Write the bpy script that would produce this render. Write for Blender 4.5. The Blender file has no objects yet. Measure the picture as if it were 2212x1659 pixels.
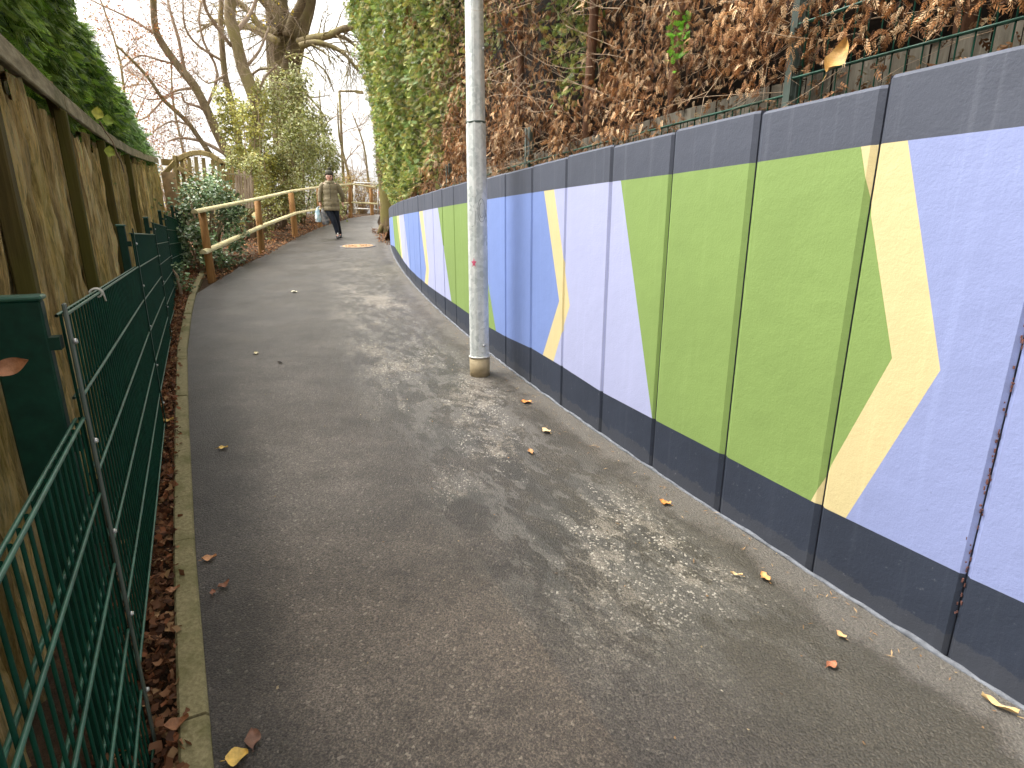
import bpy, math, random
import numpy as np
from mathutils import Vector, Matrix, noise as mnoise
random.seed(7); rng = np.random.default_rng(7)
R = math.radians
scn = bpy.context.scene
COL = scn.collection

# ------------------------------------------------------------------ camera
H = 1.55; TH = R(14.967); F = 1195.1; S = 0.095      # eye height, pitch, focal length (2212 px wide), slope of the lane
cd = bpy.data.cameras.new('camera'); cam = bpy.data.objects.new('camera', cd); COL.objects.link(cam)
cam.location = (0, 0, H); cam.rotation_euler = (R(90) - TH, 0, 0)
cd.sensor_width = 36; cd.lens = 36 * F / 2212; cd.clip_start = 0.02; cd.clip_end = 2000
scn.camera = cam
# ------------------------------------------------------------------ sky + sun (overcast)
w = bpy.data.worlds.new('World'); scn.world = w; w.use_nodes = True
nt = w.node_tree; nt.nodes.clear()
SUN_EL, SUN_AZ = R(58), R(-85)
sky = nt.nodes.new('ShaderNodeTexSky'); sky.sky_type = 'NISHITA'; sky.sun_disc = False
sky.sun_elevation = SUN_EL; sky.sun_rotation = SUN_AZ
sky.dust_density = 6.0; sky.air_density = 1.0; sky.ozone_density = 1.0
hs = nt.nodes.new('ShaderNodeHueSaturation'); hs.inputs['Saturation'].default_value = 0.02
bg = nt.nodes.new('ShaderNodeBackground'); bg.inputs['Strength'].default_value = 0.15
wo = nt.nodes.new('ShaderNodeOutputWorld')
tint = nt.nodes.new('ShaderNodeMix'); tint.data_type = 'RGBA'; tint.blend_type = 'MULTIPLY'; tint.inputs[0].default_value = 1; tint.inputs[7].default_value = (1, .98, .945, 1)
nt.links.new(sky.outputs[0], hs.inputs['Color']); nt.links.new(hs.outputs[0], tint.inputs[6]); nt.links.new(tint.outputs[2], bg.inputs['Color']); nt.links.new(bg.outputs[0], wo.inputs[0])
sd = bpy.data.lights.new('sun', 'SUN'); sd.energy = 0.6; sd.angle = R(35); sd.color = (1, .95, .88)
so = bpy.data.objects.new('sun', sd); COL.objects.link(so)
sdir = Vector((math.sin(SUN_AZ) * math.cos(SUN_EL), math.cos(SUN_AZ) * math.cos(SUN_EL), math.sin(SUN_EL)))
so.rotation_euler = sdir.to_track_quat('Z', 'Y').to_euler()
scn.view_settings.view_transform = 'Standard'; scn.view_settings.look = 'None'
scn.view_settings.exposure = 1.7; scn.view_settings.gamma = 1
try: scn.view_settings.use_curve_mapping = False
except Exception: pass
scn.cycles.max_bounces = 6; scn.cycles.transparent_max_bounces = 4

# ------------------------------------------------------------------ survey helpers: a photo point -> a point on a real surface
def ray(u, v):
    x = (u - 1106) / F; y = -(v - 829.5) / F
    return np.array([x, math.cos(TH) + math.sin(TH) * y, -math.sin(TH) + math.cos(TH) * y])
def G(u, v, dz=0.0):
    d = ray(u, v); t = -(H - dz) / (d[2] - S * d[1]); return Vector(d * t) + Vector((0, 0, H))
def AT(u, v, Y):
    d = ray(u, v); return Vector(d * Y / d[1]) + Vector((0, 0, H))
def px(n, Y):            # n photo pixels at distance Y in metres
    return n * Y * 1.06 / F
def gz(y):
    pts = [(-150, -1.9), (-20, -1.9), (26, 2.47), (30, 2.72), (38, 2.85), (200, 2.85)]
    return float(np.interp(y, [p[0] for p in pts], [p[1] for p in pts]))

# ------------------------------------------------------------------ object helpers
def tag(o, label=None, cat=None, group=None, kind=None):
    if label: o['label'] = label
    if cat: o['category'] = cat
    if group: o['group'] = group
    if kind: o['kind'] = kind
    return o
def empty(name, loc, label, cat, group=None, rz=0):
    o = bpy.data.objects.new(name, None); COL.objects.link(o)
    o.empty_display_size = .1
    o.location = loc; o.rotation_euler = (0, 0, rz)
    o.matrix_world = Matrix.Translation(Vector(loc)) @ Matrix.Rotation(rz, 4, 'Z')
    return tag(o, label, cat, group)
def link(name, me, mats, parent=None):
    o = bpy.data.objects.new(name, me); COL.objects.link(o)
    for m in (mats if isinstance(mats, (list, tuple)) else [mats]): me.materials.append(m)
    if parent is not None:
        o.parent = parent
        # geometry is written in world space: cancel the parent's own placement
        M = Matrix.Identity(4); p = parent; chain = []
        while p is not None: chain.append(p); p = p.parent
        for q in reversed(chain): M = M @ q.matrix_parent_inverse @ q.matrix_basis
        o.matrix_parent_inverse = M.inverted()
    return o

class MB:
    def __init__(s): s.v = []; s.f = []; s.m = []; s.sm = []
    def add(s, vs, fs, mi=0, sm=False):
        b = len(s.v); s.v += [tuple(p) for p in vs]
        for f in fs: s.f.append([i + b for i in f]); s.m.append(mi); s.sm.append(sm)
    def box(s, c, size, M=None, mi=0, bev=0.0):
        hx, hy, hz = size[0] / 2, size[1] / 2, size[2] / 2; c = Vector(c)
        if bev <= 0:
            P = [Vector((x, y, z)) for z in (-hz, hz) for y in (-hy, hy) for x in (-hx, hx)]
            if M: P = [M @ p for p in P]
            s.add([c + p for p in P], [(0, 2, 3, 1), (4, 5, 7, 6), (0, 1, 5, 4), (2, 6, 7, 3), (0, 4, 6, 2), (1, 3, 7, 5)], mi)
        else:
            b = min(bev, hx * .9, hy * .9, hz * .9); vs = []; key = {}
            for sx in (-1, 1):
                for sy in (-1, 1):
                    for sz in (-1, 1):
                        for ax in range(3):
                            p = [sx * hx, sy * hy, sz * hz]
                            for k in range(3):
                                if k != ax: p[k] -= (sx, sy, sz)[k] * b
                            key[(sx, sy, sz, ax)] = len(vs); q = Vector(p); vs.append(c + (M @ q if M else q))
            fs = []
            def quad(l):
                fs.append(l)
            for ax in range(3):
                o1, o2 = [k for k in range(3) if k != ax]
                for sg in (-1, 1):
                    l = []
                    for a, b2 in ((-1, -1), (1, -1), (1, 1), (-1, 1)):
                        t = [0, 0, 0]; t[ax] = sg; t[o1] = a; t[o2] = b2; l.append(key[(t[0], t[1], t[2], ax)])
                    quad(l)
                for a in (-1, 1):
                    for b2 in (-1, 1):
                        t0 = [0, 0, 0]; t0[o1] = a; t0[o2] = b2
                        l = []
                        for sg, axx in ((-1, o1), (1, o1), (1, o2), (-1, o2)):
                            t = list(t0); t[ax] = sg; l.append(key[(t[0], t[1], t[2], axx)])
                        quad(l)
            for sx in (-1, 1):
                for sy in (-1, 1):
                    for sz in (-1, 1): quad([key[(sx, sy, sz, k)] for k in range(3)])
            s.add(vs, fs, mi)
    def bar(s, a, b, wd, ht, up=(0, 0, 1), mi=0, bev=0.0):
        a = Vector(a); b = Vector(b); d = b - a; L = d.length; d.normalize()
        x = d.cross(Vector(up)).normalized(); z = x.cross(d)
        M = Matrix((x, d, z)).transposed()
        s.box((a + b) / 2, (wd, L, ht), M, mi, bev)
    def tube(s, pts, rad, n=8, mi=0, sm=True, cap=True):
        pts = [Vector(p) for p in pts]
        if not isinstance(rad, (list, tuple)): rad = [rad] * len(pts)
        t0 = (pts[1] - pts[0]).normalized()
        x = t0.orthogonal().normalized(); vs = []
        for i, p in enumerate(pts):
            t = (pts[min(i + 1, len(pts) - 1)] - pts[max(i - 1, 0)])
            if t.length < 1e-9: t = t0
            t.normalize(); x = (x - t * x.dot(t)); 
            if x.length < 1e-6: x = t.orthogonal()
            x.normalize(); y = t.cross(x)
            for k in range(n):
                a = 2 * math.pi * k / n; vs.append(p + (x * math.cos(a) + y * math.sin(a)) * rad[i])
        fs = []
        for i in range(len(pts) - 1):
            for k in range(n):
                k2 = (k + 1) % n; fs.append((i * n + k, i * n + k2, (i + 1) * n + k2, (i + 1) * n + k))
        if cap: fs.append(tuple(reversed(range(n)))); fs.append(tuple((len(pts) - 1) * n + k for k in range(n)))
        s.add(vs, fs, mi, sm)
    def loft(s, rings, mi=0, sm=True, cap=True):
        n = len(rings[0]); vs = [p for r in rings for p in r]; fs = []
        for i in range(len(rings) - 1):
            for k in range(n):
                k2 = (k + 1) % n; fs.append((i * n + k, i * n + k2, (i + 1) * n + k2, (i + 1) * n + k))
        if cap: fs.append(tuple(reversed(range(n)))); fs.append(tuple((len(rings) - 1) * n + k for k in range(n)))
        s.add(vs, fs, mi, sm)
    def ball(s, c, r, n=10, m=7, mi=0, M=None, jit=0):
        c = Vector(c); r = Vector(r) if hasattr(r, '__len__') else Vector((r, r, r)); rings = []
        for i in range(m + 1):
            a = math.pi * min(max(i / m, .03), .97); ring = []
            for k in range(n):
                b = 2 * math.pi * k / n; p = Vector((r.x * math.sin(a) * math.cos(b), r.y * math.sin(a) * math.sin(b), -r.z * math.cos(a)))
                if jit: p *= 1 + random.uniform(-jit, jit)
                ring.append(c + (M @ p if M else p))
            rings.append(ring)
        s.loft(rings, mi)
    def build(s, name, mats, parent=None):
        me = bpy.data.meshes.new(name); me.from_pydata(s.v, [], s.f)
        me.polygons.foreach_set('material_index', s.m); me.polygons.foreach_set('use_smooth', s.sm); me.update()
        return link(name, me, mats, parent)

def np_mesh(name, V, Fq, C, mat, parent=None, smooth=False):
    """V (n,3), Fq (m,4) quads, C (m,3) colour per face"""
    me = bpy.data.meshes.new(name); n = len(V); m = len(Fq)
    me.vertices.add(n); me.vertices.foreach_set('co', V.astype(np.float32).ravel())
    me.loops.add(m * 4); me.loops.foreach_set('vertex_index', Fq.astype(np.int32).ravel())
    me.polygons.add(m); me.polygons.foreach_set('loop_start', np.arange(0, m * 4, 4, dtype=np.int32))
    me.polygons.foreach_set('loop_total', np.full(m, 4, dtype=np.int32))
    me.update(calc_edges=True)
    if C is not None:
        a = me.color_attributes.new('Col', 'FLOAT_COLOR', 'CORNER')
        c4 = np.ones((m, 4, 4), dtype=np.float32); c4[:, :, :3] = C[:, None, :]
        a.data.foreach_set('color', c4.ravel())
    if smooth: me.polygons.foreach_set('use_smooth', np.ones(m, dtype=bool))
    me.validate()
    return link(name, me, mat, parent)

def scatter(tv, tf, pos, Rm, sc, cols):
    """place template (tv,tf) at every pos with rotation Rm (N,3,3) and scale (N,)or(N,3)"""
    N = len(pos); T = len(tv)
    sc = sc[:, None, None] if sc.ndim == 1 else sc[:, None, :]
    V = np.einsum('nij,ntj->nti', Rm, tv[None] * sc) + pos[:, None, :]
    Fq = tf[None] + (np.arange(N) * T)[:, None, None]
    C = np.repeat(cols, len(tf), axis=0)
    return V.reshape(-1, 3), Fq.reshape(-1, 4), C
def frames(d, up, roll=None):
    """rotation matrices whose +Y is d and +Z close to up"""
    d = d / (np.linalg.norm(d, axis=1, keepdims=True) + 1e-9)
    x = np.cross(d, up); x /= (np.linalg.norm(x, axis=1, keepdims=True) + 1e-9)
    z = np.cross(x, d)
    if roll is not None:
        c = np.cos(roll)[:, None]; s_ = np.sin(roll)[:, None]; x, z = x * c + z * s_, z * c - x * s_
    return np.stack([x, d, z], axis=2)
def frond_template(nl=4, spread=.5, lob=.42, wid=.058, curl=.12):
    v = []; f = []
    def rh(a, b, w_):
        a = np.array(a); b = np.array(b); d = b - a; L = np.linalg.norm(d); d = d / L; p = np.array([-d[1], d[0], 0]); b0 = len(v)
        m = a + (b - a) * .55
        v.extend([a, m + p * w_ / 1.0, b, m - p * w_ / 1.0]); f.append([b0, b0 + 1, b0 + 2, b0 + 3])
    def zc(y, x): return -curl * y * y - .25 * abs(x) ** 1.5
    rh([0, 0, 0], [0, 1, zc(1, 0)], wid * .8)
    for i in range(nl):
        t = .12 + .74 * i / nl
        for sg in (-1, 1):
            l = lob * (1 - .55 * t); tt = t + (0.04 if sg > 0 else 0)
            x1 = sg * l * math.sin(spread + .35); y1 = tt + l * math.cos(spread + .35)
            rh([0, tt, zc(tt, 0)], [x1, y1, zc(y1, x1)], wid)
    return np.array(v), np.array(f)
def leaf_template(w_=.2, fold=.06, bend=.1):
    v = np.array([[0, 0, 0], [-w_, .3, fold], [0, .35, 0], [w_, .3, fold], [-w_ * .85, .65, fold - bend * .4], [0, .7, -bend * .5], [w_ * .85, .65, fold - bend * .4], [0, 1, -bend]])
    f = np.array([[0, 2, 1, 1], [0, 3, 2, 2], [1, 2, 5, 4], [2, 3, 6, 5], [4, 5, 7, 7], [5, 6, 7, 7]])
    # all quads: make the end faces true quads by sharing the mid vein
    f = np.array([[1, 0, 2, 2], [0, 3, 2, 2], [1, 2, 5, 4], [2, 3, 6, 5], [4, 5, 7, 7], [5, 6, 7, 7]])
    return v, f
def kite_template(w_=.22, fold=.07):
    v = np.array([[0, 0, 0], [-w_, .45, fold], [0, 1, -.05], [0, .5, 0], [w_, .45, fold]])
    f = np.array([[0, 3, 2, 1], [0, 4, 2, 3]])
    return v, f

# ------------------------------------------------------------------ materials
def lin(r, g, b):
    return tuple(((c / 255) / 12.92 if c / 255 <= .04045 else ((c / 255 + .055) / 1.055) ** 2.4) for c in (r, g, b)) + (1,)
class Mt:
    def __init__(s, name, rough=.6, metal=0.0, spec=.5):
        s.m = bpy.data.materials.new(name); s.m.use_nodes = True; s.t = s.m.node_tree
        s.b = s.t.nodes['Principled BSDF']; s.b.inputs['Roughness'].default_value = rough; s.b.inputs['Metallic'].default_value = metal
        s.b.inputs['Specular IOR Level'].default_value = spec
        s.tc = s.n('TexCoord'); s.co = s.tc.outputs['Object']
    def n(s, k, **kw):
        o = s.t.nodes.new('ShaderNode' + k)
        for a, b in kw.items(): setattr(o, a, b)
        return o
    def l(s, a, b): s.t.links.new(a, b)
    def mapping(s, scale=(1, 1, 1), loc=(0, 0, 0), rot=(0, 0, 0), src=None):
        m = s.n('Mapping'); m.inputs['Scale'].default_value = scale; m.inputs['Location'].default_value = loc; m.inputs['Rotation'].default_value = rot
        s.l(src or s.co, m.inputs['Vector']); return m.outputs[0]
    def noise(s, scale, detail=4, rough=.6, vec=None, dist=0):
        o = s.n('TexNoise'); o.inputs['Scale'].default_value = scale; o.inputs['Detail'].default_value = detail; o.inputs['Roughness'].default_value = rough
        o.inputs['Distortion'].default_value = dist
        s.l(vec or s.co, o.inputs['Vector']); return o.outputs['Fac']
    def voro(s, scale, vec=None, feature='F1', out='Distance'):
        o = s.n('TexVoronoi'); o.feature = feature; o.inputs['Scale'].default_value = scale; s.l(vec or s.co, o.inputs['Vector']); return o.outputs[out]
    def ramp(s, fac, stops, interp='LINEAR'):
        o = s.n('ValToRGB'); e = o.color_ramp; e.interpolation = interp
        while len(e.elements) < len(stops): e.elements.new(.5)
        for el, (p, c) in zip(e.elements, stops):
            el.position = p; el.color = c if hasattr(c, '__len__') else (c, c, c, 1)
        s.l(fac, o.inputs[0]); return o.outputs[0]
    def mix(s, fac, a, b, mode='MIX'):
        o = s.n('Mix'); o.data_type = 'RGBA'; o.blend_type = mode
        for i, x in ((0, fac), (6, a), (7, b)):
            if hasattr(x, 'is_linked') or isinstance(x, bpy.types.NodeSocket): s.l(x, o.inputs[i])
            else: o.inputs[i].default_value = x
        return o.outputs[2]
    def math(s, op, a, b=0.0, clamp=False):
        o = s.n('Math'); o.operation = op; o.use_clamp = clamp
        for i, x in ((0, a), (1, b)):
            if isinstance(x, bpy.types.NodeSocket): s.l(x, o.inputs[i])
            else: o.inputs[i].default_value = x
        return o.outputs[0]
    def bump(s, h, st=.3, dist=.01, prev=None):
        o = s.n('Bump'); o.inputs['Strength'].default_value = st; o.inputs['Distance'].default_value = dist; s.l(h, o.inputs['Height'])
        if prev is not None: s.l(prev, o.inputs['Normal'])
        s.l(o.outputs[0], s.b.inputs['Normal']); return o.outputs[0]
    def col(s, x):
        if isinstance(x, bpy.types.NodeSocket): s.l(x, s.b.inputs['Base Color'])
        else: s.b.inputs['Base Color'].default_value = x
    def rough(s, x): s.l(x, s.b.inputs['Roughness'])

def simple(name, c, rough=.6, metal=0.0, var=.25, nscale=20, bump=0.0, bscale=60, spec=.5):
    m = Mt(name, rough, metal, spec); c = Vector(c[:3])
    a = tuple(c * (1 - var)) + (1,); b = tuple(c * (1 + var)) + (1,)
    m.col(m.ramp(m.noise(nscale, 5), [(.3, a), (.7, b)]))
    if bump: m.bump(m.noise(bscale, 4), bump, .01)
    return m.m
def foliage(name, rough=.55, trans=.25, spec=.3):
    m = Mt(name, rough, 0, spec); at = m.n('Attribute'); at.attribute_name = 'Col'
    m.col(at.outputs['Color'])
    tr = m.n('BsdfTranslucent'); m.l(at.outputs['Color'], tr.inputs['Color'])
    mx = m.n('MixShader'); mx.inputs[0].default_value = trans
    m.l(m.b.outputs[0], mx.inputs[1]); m.l(tr.outputs[0], mx.inputs[2]); m.l(mx.outputs[0], m.t.nodes['Material Output'].inputs['Surface'])
    return m.m
def bark(name, c1, c2, sc=1.0, moss=None, stretch=.25):
    m = Mt(name, .9, 0, .2)
    v = m.mapping((9 * sc, 9 * sc, 9 * sc * stretch)); n = m.noise(1.0, 8, .7, v, .6)
    c = m.ramp(n, [(.3, c1), (.7, c2)])
    if moss: c = m.mix(m.ramp(m.noise(1.3 * sc, 4), [(.42, 0), (.62, 1)]), c, moss)
    m.col(c); m.bump(n, .9, .03 / sc); return m.m

def make_asphalt():
    m = Mt('asphalt', .6, 0, .5)
    uv = m.n('UVMap').outputs[0]; sep = m.n('SeparateXYZ'); m.l(uv, sep.inputs[0]); D, Y = sep.outputs[0], sep.outputs[1]
    fine = m.noise(170, 4, .75); big = m.noise(.9, 5, .6); mid = m.noise(5, 6, .65)
    ag = m.voro(120, out='Color'); sp = m.n('SeparateColor'); m.l(ag, sp.inputs[0]); agd = m.voro(120)
    base = m.ramp(big, [(.30, (.046, .042, .038, 1)), (.5, (.068, .062, .056, 1)), (.72, (.093, .085, .077, 1))])
    base = m.mix(m.ramp(m.voro(75, m.mix(.02, m.co, m.n('TexNoise').outputs['Color'])), [(.16, .55), (.26, 0)]), base, (.02, .018, .016, 1))
    warm = m.ramp(D, [(.5, (1.08, .99, .87, 1)), (1.0, (1.0, .985, 1.0, 1))]); base = m.mix(.8, base, warm, 'MULTIPLY')
    base = m.mix(.85, base, m.ramp(fine, [(.34, (.22, .22, .23, 1)), (.5, (.85, .84, .83, 1)), (.66, (2.1, 2.06, 2.0, 1))]), 'MULTIPLY')
    base = m.mix(.7, base, m.ramp(sp.outputs[1], [(.0, (.45, .45, .46, 1)), (.6, (1.0, 1.0, 1.0, 1)), (1.0, (1.3, 1.28, 1.24, 1))]), 'MULTIPLY')
    base = m.mix(m.ramp(sp.outputs[0], [(.975, 0), (.985, .25)]), base, (.36, .34, .30, 1))
    base = m.mix(.55, base, m.ramp(m.noise(2.6, 6, .68, m.mapping((.8, 1.6, 1), rot=(0, 0, .4))), [(.34, .45), (.5, 1.0), (.66, 1.5)]), 'MULTIPLY')
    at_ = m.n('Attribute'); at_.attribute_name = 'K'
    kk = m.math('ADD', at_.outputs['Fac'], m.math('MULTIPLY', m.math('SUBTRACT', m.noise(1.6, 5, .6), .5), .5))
    zone = m.ramp(m.math('DIVIDE', kk, 2.0), [(.0, (.78, .79, .82, 1)), (.10, (1.0, 1.0, 1.0, 1)), (.20, (2.2, 2.15, 2.05, 1)), (.34, (2.0, 1.92, 1.8, 1)), (.52, (1.25, 1.16, 1.04, 1)), (.80, (.85, .80, .70, 1))])  # pale strip near the kerb: wet sheen put into the asphalt colour
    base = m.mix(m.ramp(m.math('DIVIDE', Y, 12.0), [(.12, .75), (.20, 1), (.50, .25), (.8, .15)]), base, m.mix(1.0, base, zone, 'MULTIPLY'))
    # dark damp zone with an irregular hard edge
    edge = m.math('ADD', D, m.math('MULTIPLY', m.math('SUBTRACT', m.noise(2.3, 7, .7), .5), .55))
    yn = m.ramp(m.math('DIVIDE', Y, 12.0), [(.14, 1), (.26, .6), (.5, .4)])
    dz = m.math('MULTIPLY', m.ramp(edge, [(.17, 0), (.20, 1), (.62, .8), (1.1, 0)]), yn)
    base = m.mix(m.math('MULTIPLY', dz, .72), base, m.mix(.8, (.052, .046, .032, 1), m.ramp(fine, [(.34, .3), (.66, 1.9)]), 'MULTIPLY'))
    strip = m.ramp(edge, [(.12, 1), (.20, 0)])
    base = m.mix(m.math('MULTIPLY', strip, .45), base, m.mix(.8, (.19, .175, .15, 1), m.ramp(fine, [(.34, .3), (.66, 1.8)]), 'MULTIPLY'))
    # broken crust: dark and grey flakes, with light mortar scabs along a band beside the wall
    wn = m.n('TexNoise'); wn.inputs['Scale'].default_value = 14; m.l(uv, wn.inputs['Vector']); cuv = m.mix(.05, uv, wn.outputs['Color'])
    cr = m.voro(15, m.mapping((1.0, .42, 1), src=cuv), out='Color'); cs = m.n('SeparateColor'); m.l(cr, cs.inputs[0])
    n1 = m.noise(8, 8, .72, m.mapping((1.0, .38, 1), src=cuv))
    band = m.ramp(m.math('DIVIDE', D, 2.0), [(.08, 0), (.2, 1), (.50, 1), (.68, 0)])
    yb = m.ramp(m.math('DIVIDE', Y, 12.0), [(.11, 0), (.17, 1), (.70, .95), (1, .3)])
    bb_ = m.math('MULTIPLY', band, yb)
    flake = m.math('MULTIPLY', m.ramp(m.math('ADD', n1, m.math('MULTIPLY', cs.outputs[0], .18)), [(.58, 0), (.595, 1)]), bb_)
    lane = m.mix(m.math('MULTIPLY', flake, .55), base, m.mix(.8, (.15, .138, .12, 1), m.ramp(fine, [(.34, .4), (.66, 1.6)]), 'MULTIPLY'))
    flake2 = m.math('MULTIPLY', m.ramp(m.math('ADD', m.noise(6, 8, .72, m.mapping((1, .34, 1), loc=(3, 7, 0), src=cuv)), m.math('MULTIPLY', cs.outputs[1], .16)), [(.585, 0), (.60, 1)]), bb_)
    lane = m.mix(m.math('MULTIPLY', flake2, .6), lane, (.038, .034, .027, 1))
    sc = m.noise(22, 9, .85, m.mapping((1.0, .5, 1), src=cuv))
    sc2 = m.noise(2.0, 3, .5, m.mapping((1, .8, 1), loc=(1, 2, 0)))
    msk = m.math('MULTIPLY', m.ramp(m.math('ADD', sc, m.math('MULTIPLY', m.math('SUBTRACT', sc2, .5), .7)), [(.575, 0), (.60, 1)]), m.math('MULTIPLY', bb_, m.ramp(fine, [(.40, .1), (.52, 1)])))
    lane = m.mix(m.math('MULTIPLY', msk, .62), lane, m.mix(m.noise(2.1, 3), (.24, .205, .16, 1), (.42, .37, .30, 1)))
    chip = m.math('MULTIPLY', m.ramp(sp.outputs[2], [(.90, 0), (.92, 1)]), m.math('MULTIPLY', bb_, m.ramp(m.math('ADD', n1, m.math('MULTIPLY', m.math('SUBTRACT', sc2, .5), .8)), [(.50, 0), (.60, 1)])))
    lane = m.mix(m.math('MULTIPLY', chip, .85), lane, (.46, .42, .35, 1))
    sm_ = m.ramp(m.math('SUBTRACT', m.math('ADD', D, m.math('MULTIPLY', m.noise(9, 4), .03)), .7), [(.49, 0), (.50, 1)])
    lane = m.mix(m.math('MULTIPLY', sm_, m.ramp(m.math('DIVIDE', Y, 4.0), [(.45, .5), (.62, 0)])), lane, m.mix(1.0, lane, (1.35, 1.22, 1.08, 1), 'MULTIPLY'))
    m.col(lane)
    wet = m.ramp(m.noise(1.4, 4, .6, m.mapping((1, .7, 1), loc=(3, 1, 0))), [(.35, .46), (.6, .30)])
    m.rough(m.math('ADD', wet, m.math('MULTIPLY', msk, .2), True))
    h = m.math('ADD', m.math('ADD', fine, m.math('MULTIPLY', m.noise(60, 3), .6)), m.math('MULTIPLY', agd, -.9))
    b = m.bump(h, .7, .007); m.bump(m.noise(4, 4), .12, .03, b)
    return m.m
def paint(name, c, grime=.12, foot=False, streak=.16):
    m = Mt(name, .62, 0, .35); c = Vector(c[:3])
    g = m.noise(2.2, 6, .65); base = m.ramp(g, [(.3, tuple(c * (1 - grime)) + (1,)), (.7, tuple(c * (1 + grime * .4)) + (1,))])
    dots = m.ramp(m.voro(8.5), [(.018, 1), (.032, 0)])
    base = m.mix(m.math('MULTIPLY', dots, .35), base, tuple(c * .45) + (1,))
    # faint vertical rain streaks
    if foot:
        sx = m.n('SeparateXYZ'); m.l(m.co, sx.inputs[0]); hgt = m.math('SUBTRACT', sx.outputs[2], m.math('MULTIPLY', sx.outputs[1], S))
        dm = m.ramp(m.math('ADD', hgt, m.math('MULTIPLY', m.noise(9, 7, .75), -.16)), [(-.10, .16), (-.02, 0)])
        base = m.mix(dm, base, (.15, .14, .125, 1)); base = m.mix(m.math('MULTIPLY', m.ramp(m.noise(30, 5, .7), [(.64, 0), (.70, 1)]), .45), base, (.17, .18, .20, 1))
    chip = m.ramp(m.noise(17, 6, .7, m.mapping((1, 1, 1.8))), [(.745, 0), (.76, 1)]); base = m.mix(m.math('MULTIPLY', chip, .35), base, tuple(c * .6 + Vector((.05, .05, .05))) + (1,))
    st = m.noise(1.0, 4, .6, m.mapping((26, 26, .7)))
    base = m.mix(m.math('MULTIPLY', m.ramp(st, [(.56, 0), (.72, 1)]), streak), base, tuple(c * 1.25 + Vector((.05, .05, .05))) + (1,))
    m.col(base)
    b = m.bump(m.noise(110, 5, .7), .4, .003)
    m.bump(m.noise(9, 4), .15, .02, b); return m.m
def make_slab(name='rough_sawn_wood', hue=1.0, moss=.5):
    m = Mt(name, .9, 0, .15)
    v = m.mapping((16, 16, 1.6)); n = m.noise(1, 9, .75, v, .5); v2 = m.mapping((60, 60, 5)); n2 = m.noise(1, 6, .7, v2, .25)
    big = m.noise(1.2, 4, .6, m.mapping((2, 2, .6)))
    c = m.ramp(n, [(.29, (.05, .028, .010, 1)), (.37, (.36, .24, .09, 1)), (.47, (.78, .58, .26, 1)), (.62, (.92, .78, .48, 1))])
    c = m.mix(.5, c, m.ramp(n2, [(.36, .15), (.54, 1.5)]), 'MULTIPLY')
    cr = m.noise(1, 5, .6, m.mapping((42, 42, 1.1), loc=(3, 5, 1)), 1.0); c = m.mix(m.ramp(cr, [(.66, 0), (.70, .9)]), c, (.02, .012, .005, 1))
    gp_ = m.noise(1, 4, .6, m.mapping((3, 3, 1.1), loc=(8, 2, 1))); c = m.mix(m.ramp(gp_, [(.52, 0), (.68, .45)]), c, (.16, .14, .11, 1))
    c = m.mix(m.ramp(big, [(.46, 0), (.66, moss)]), c, (.30, .28, .05, 1))
    oi = m.n('ObjectInfo'); c = m.mix(1.0, c, m.ramp(oi.outputs['Random'], [(0, (.55, .50, .42, 1)), (.5, (.9, .88, .82, 1)), (1, (1.15, 1.12, 1.0, 1))]), 'MULTIPLY')
    m.col(c); h = m.math('ADD', n, m.math('MULTIPLY', n2, .5)); m.bump(h, 1.0, .07); return m.m

M = {}
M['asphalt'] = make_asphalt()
M['slate_lit_dusty'] = paint('slate_paint_lit_dusty', (.078, .087, .117), .15, False, .35)  # top band: sky light and dust put into the slate colour
M['slate_foot'] = paint('slate_paint_foot', (.034, .043, .066), .2, True)  # foot band: same slate paint as the top band, darker tone
M['lavender'] = paint('lavender_paint', (.41, .435, .65), .05)
M['lilac'] = paint('lilac_blue_paint', (.275, .32, .56), .06)
M['blue'] = paint('blue_paint', (.195, .275, .57), .08)
M['green'] = paint('green_paint', (.23, .335, .10), .08)
M['yellow'] = paint('yellow_paint', (.66, .55, .29), .05)
M['concrete'] = simple('raw_concrete', (.17, .16, .15), .9, 0, .3, 12, .5, 90)
M['joint'] = simple('joint_filler', (.09, .10, .08), .9)
M['mortar'] = simple('foot_mortar', (.15, .16, .18), .9, 0, .35, 25, .6, 60)
m = Mt('galvanised_steel', .5, .08, .5)
vz = m.voro(38, out='Color'); spc = m.n('SeparateColor'); m.l(vz, spc.inputs[0])
c = m.ramp(spc.outputs[0], [(0, (.50, .54, .53, 1)), (1, (.76, .79, .77, 1))])
c = m.mix(m.ramp(m.noise(7, 6, .7, m.mapping((1, 1, .45))), [(.48, 0), (.66, .7)]), c, (.88, .88, .85, 1))
c = m.mix(m.ramp(m.noise(3.1, 5, .65, m.mapping((1, 1, .35), loc=(5, 1, 3))), [(.52, 0), (.68, .45)]), c, (.42, .46, .41, 1))
m.col(c); m.bump(m.noise(30, 4), .15, .004); M['galv'] = m.m
M['tan_sleeve'] = simple('dirty_sleeve', (.34, .27, .16), .75, 0, .3, 9, .2)
M['white_seal'] = simple('white_sealant', (.62, .60, .54), .6, 0, .15)
M['pink'] = simple('pink_sticker', (.72, .12, .22), .5, 0, .2)
M['ink'] = simple('marker_ink', (.16, .17, .19), .6)
M['green_metal'] = simple('green_coated_steel', (.004, .036, .022), .45, .0, .3, 30, 0, 60, .25)
M['green_rod_shaded'] = simple('green_rod_shaded', (.005, .050, .030), .55, 0, .3, 14, spec=.15)  # upright rods: same green coat, darkened in colour as if shaded
M['green_rod_lit'] = simple('green_rod_lit', (.035, .125, .085), .36, 0, .35, 14, 0, 60, .6)  # level rods and caps: highlight put into a paler green coat
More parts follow.
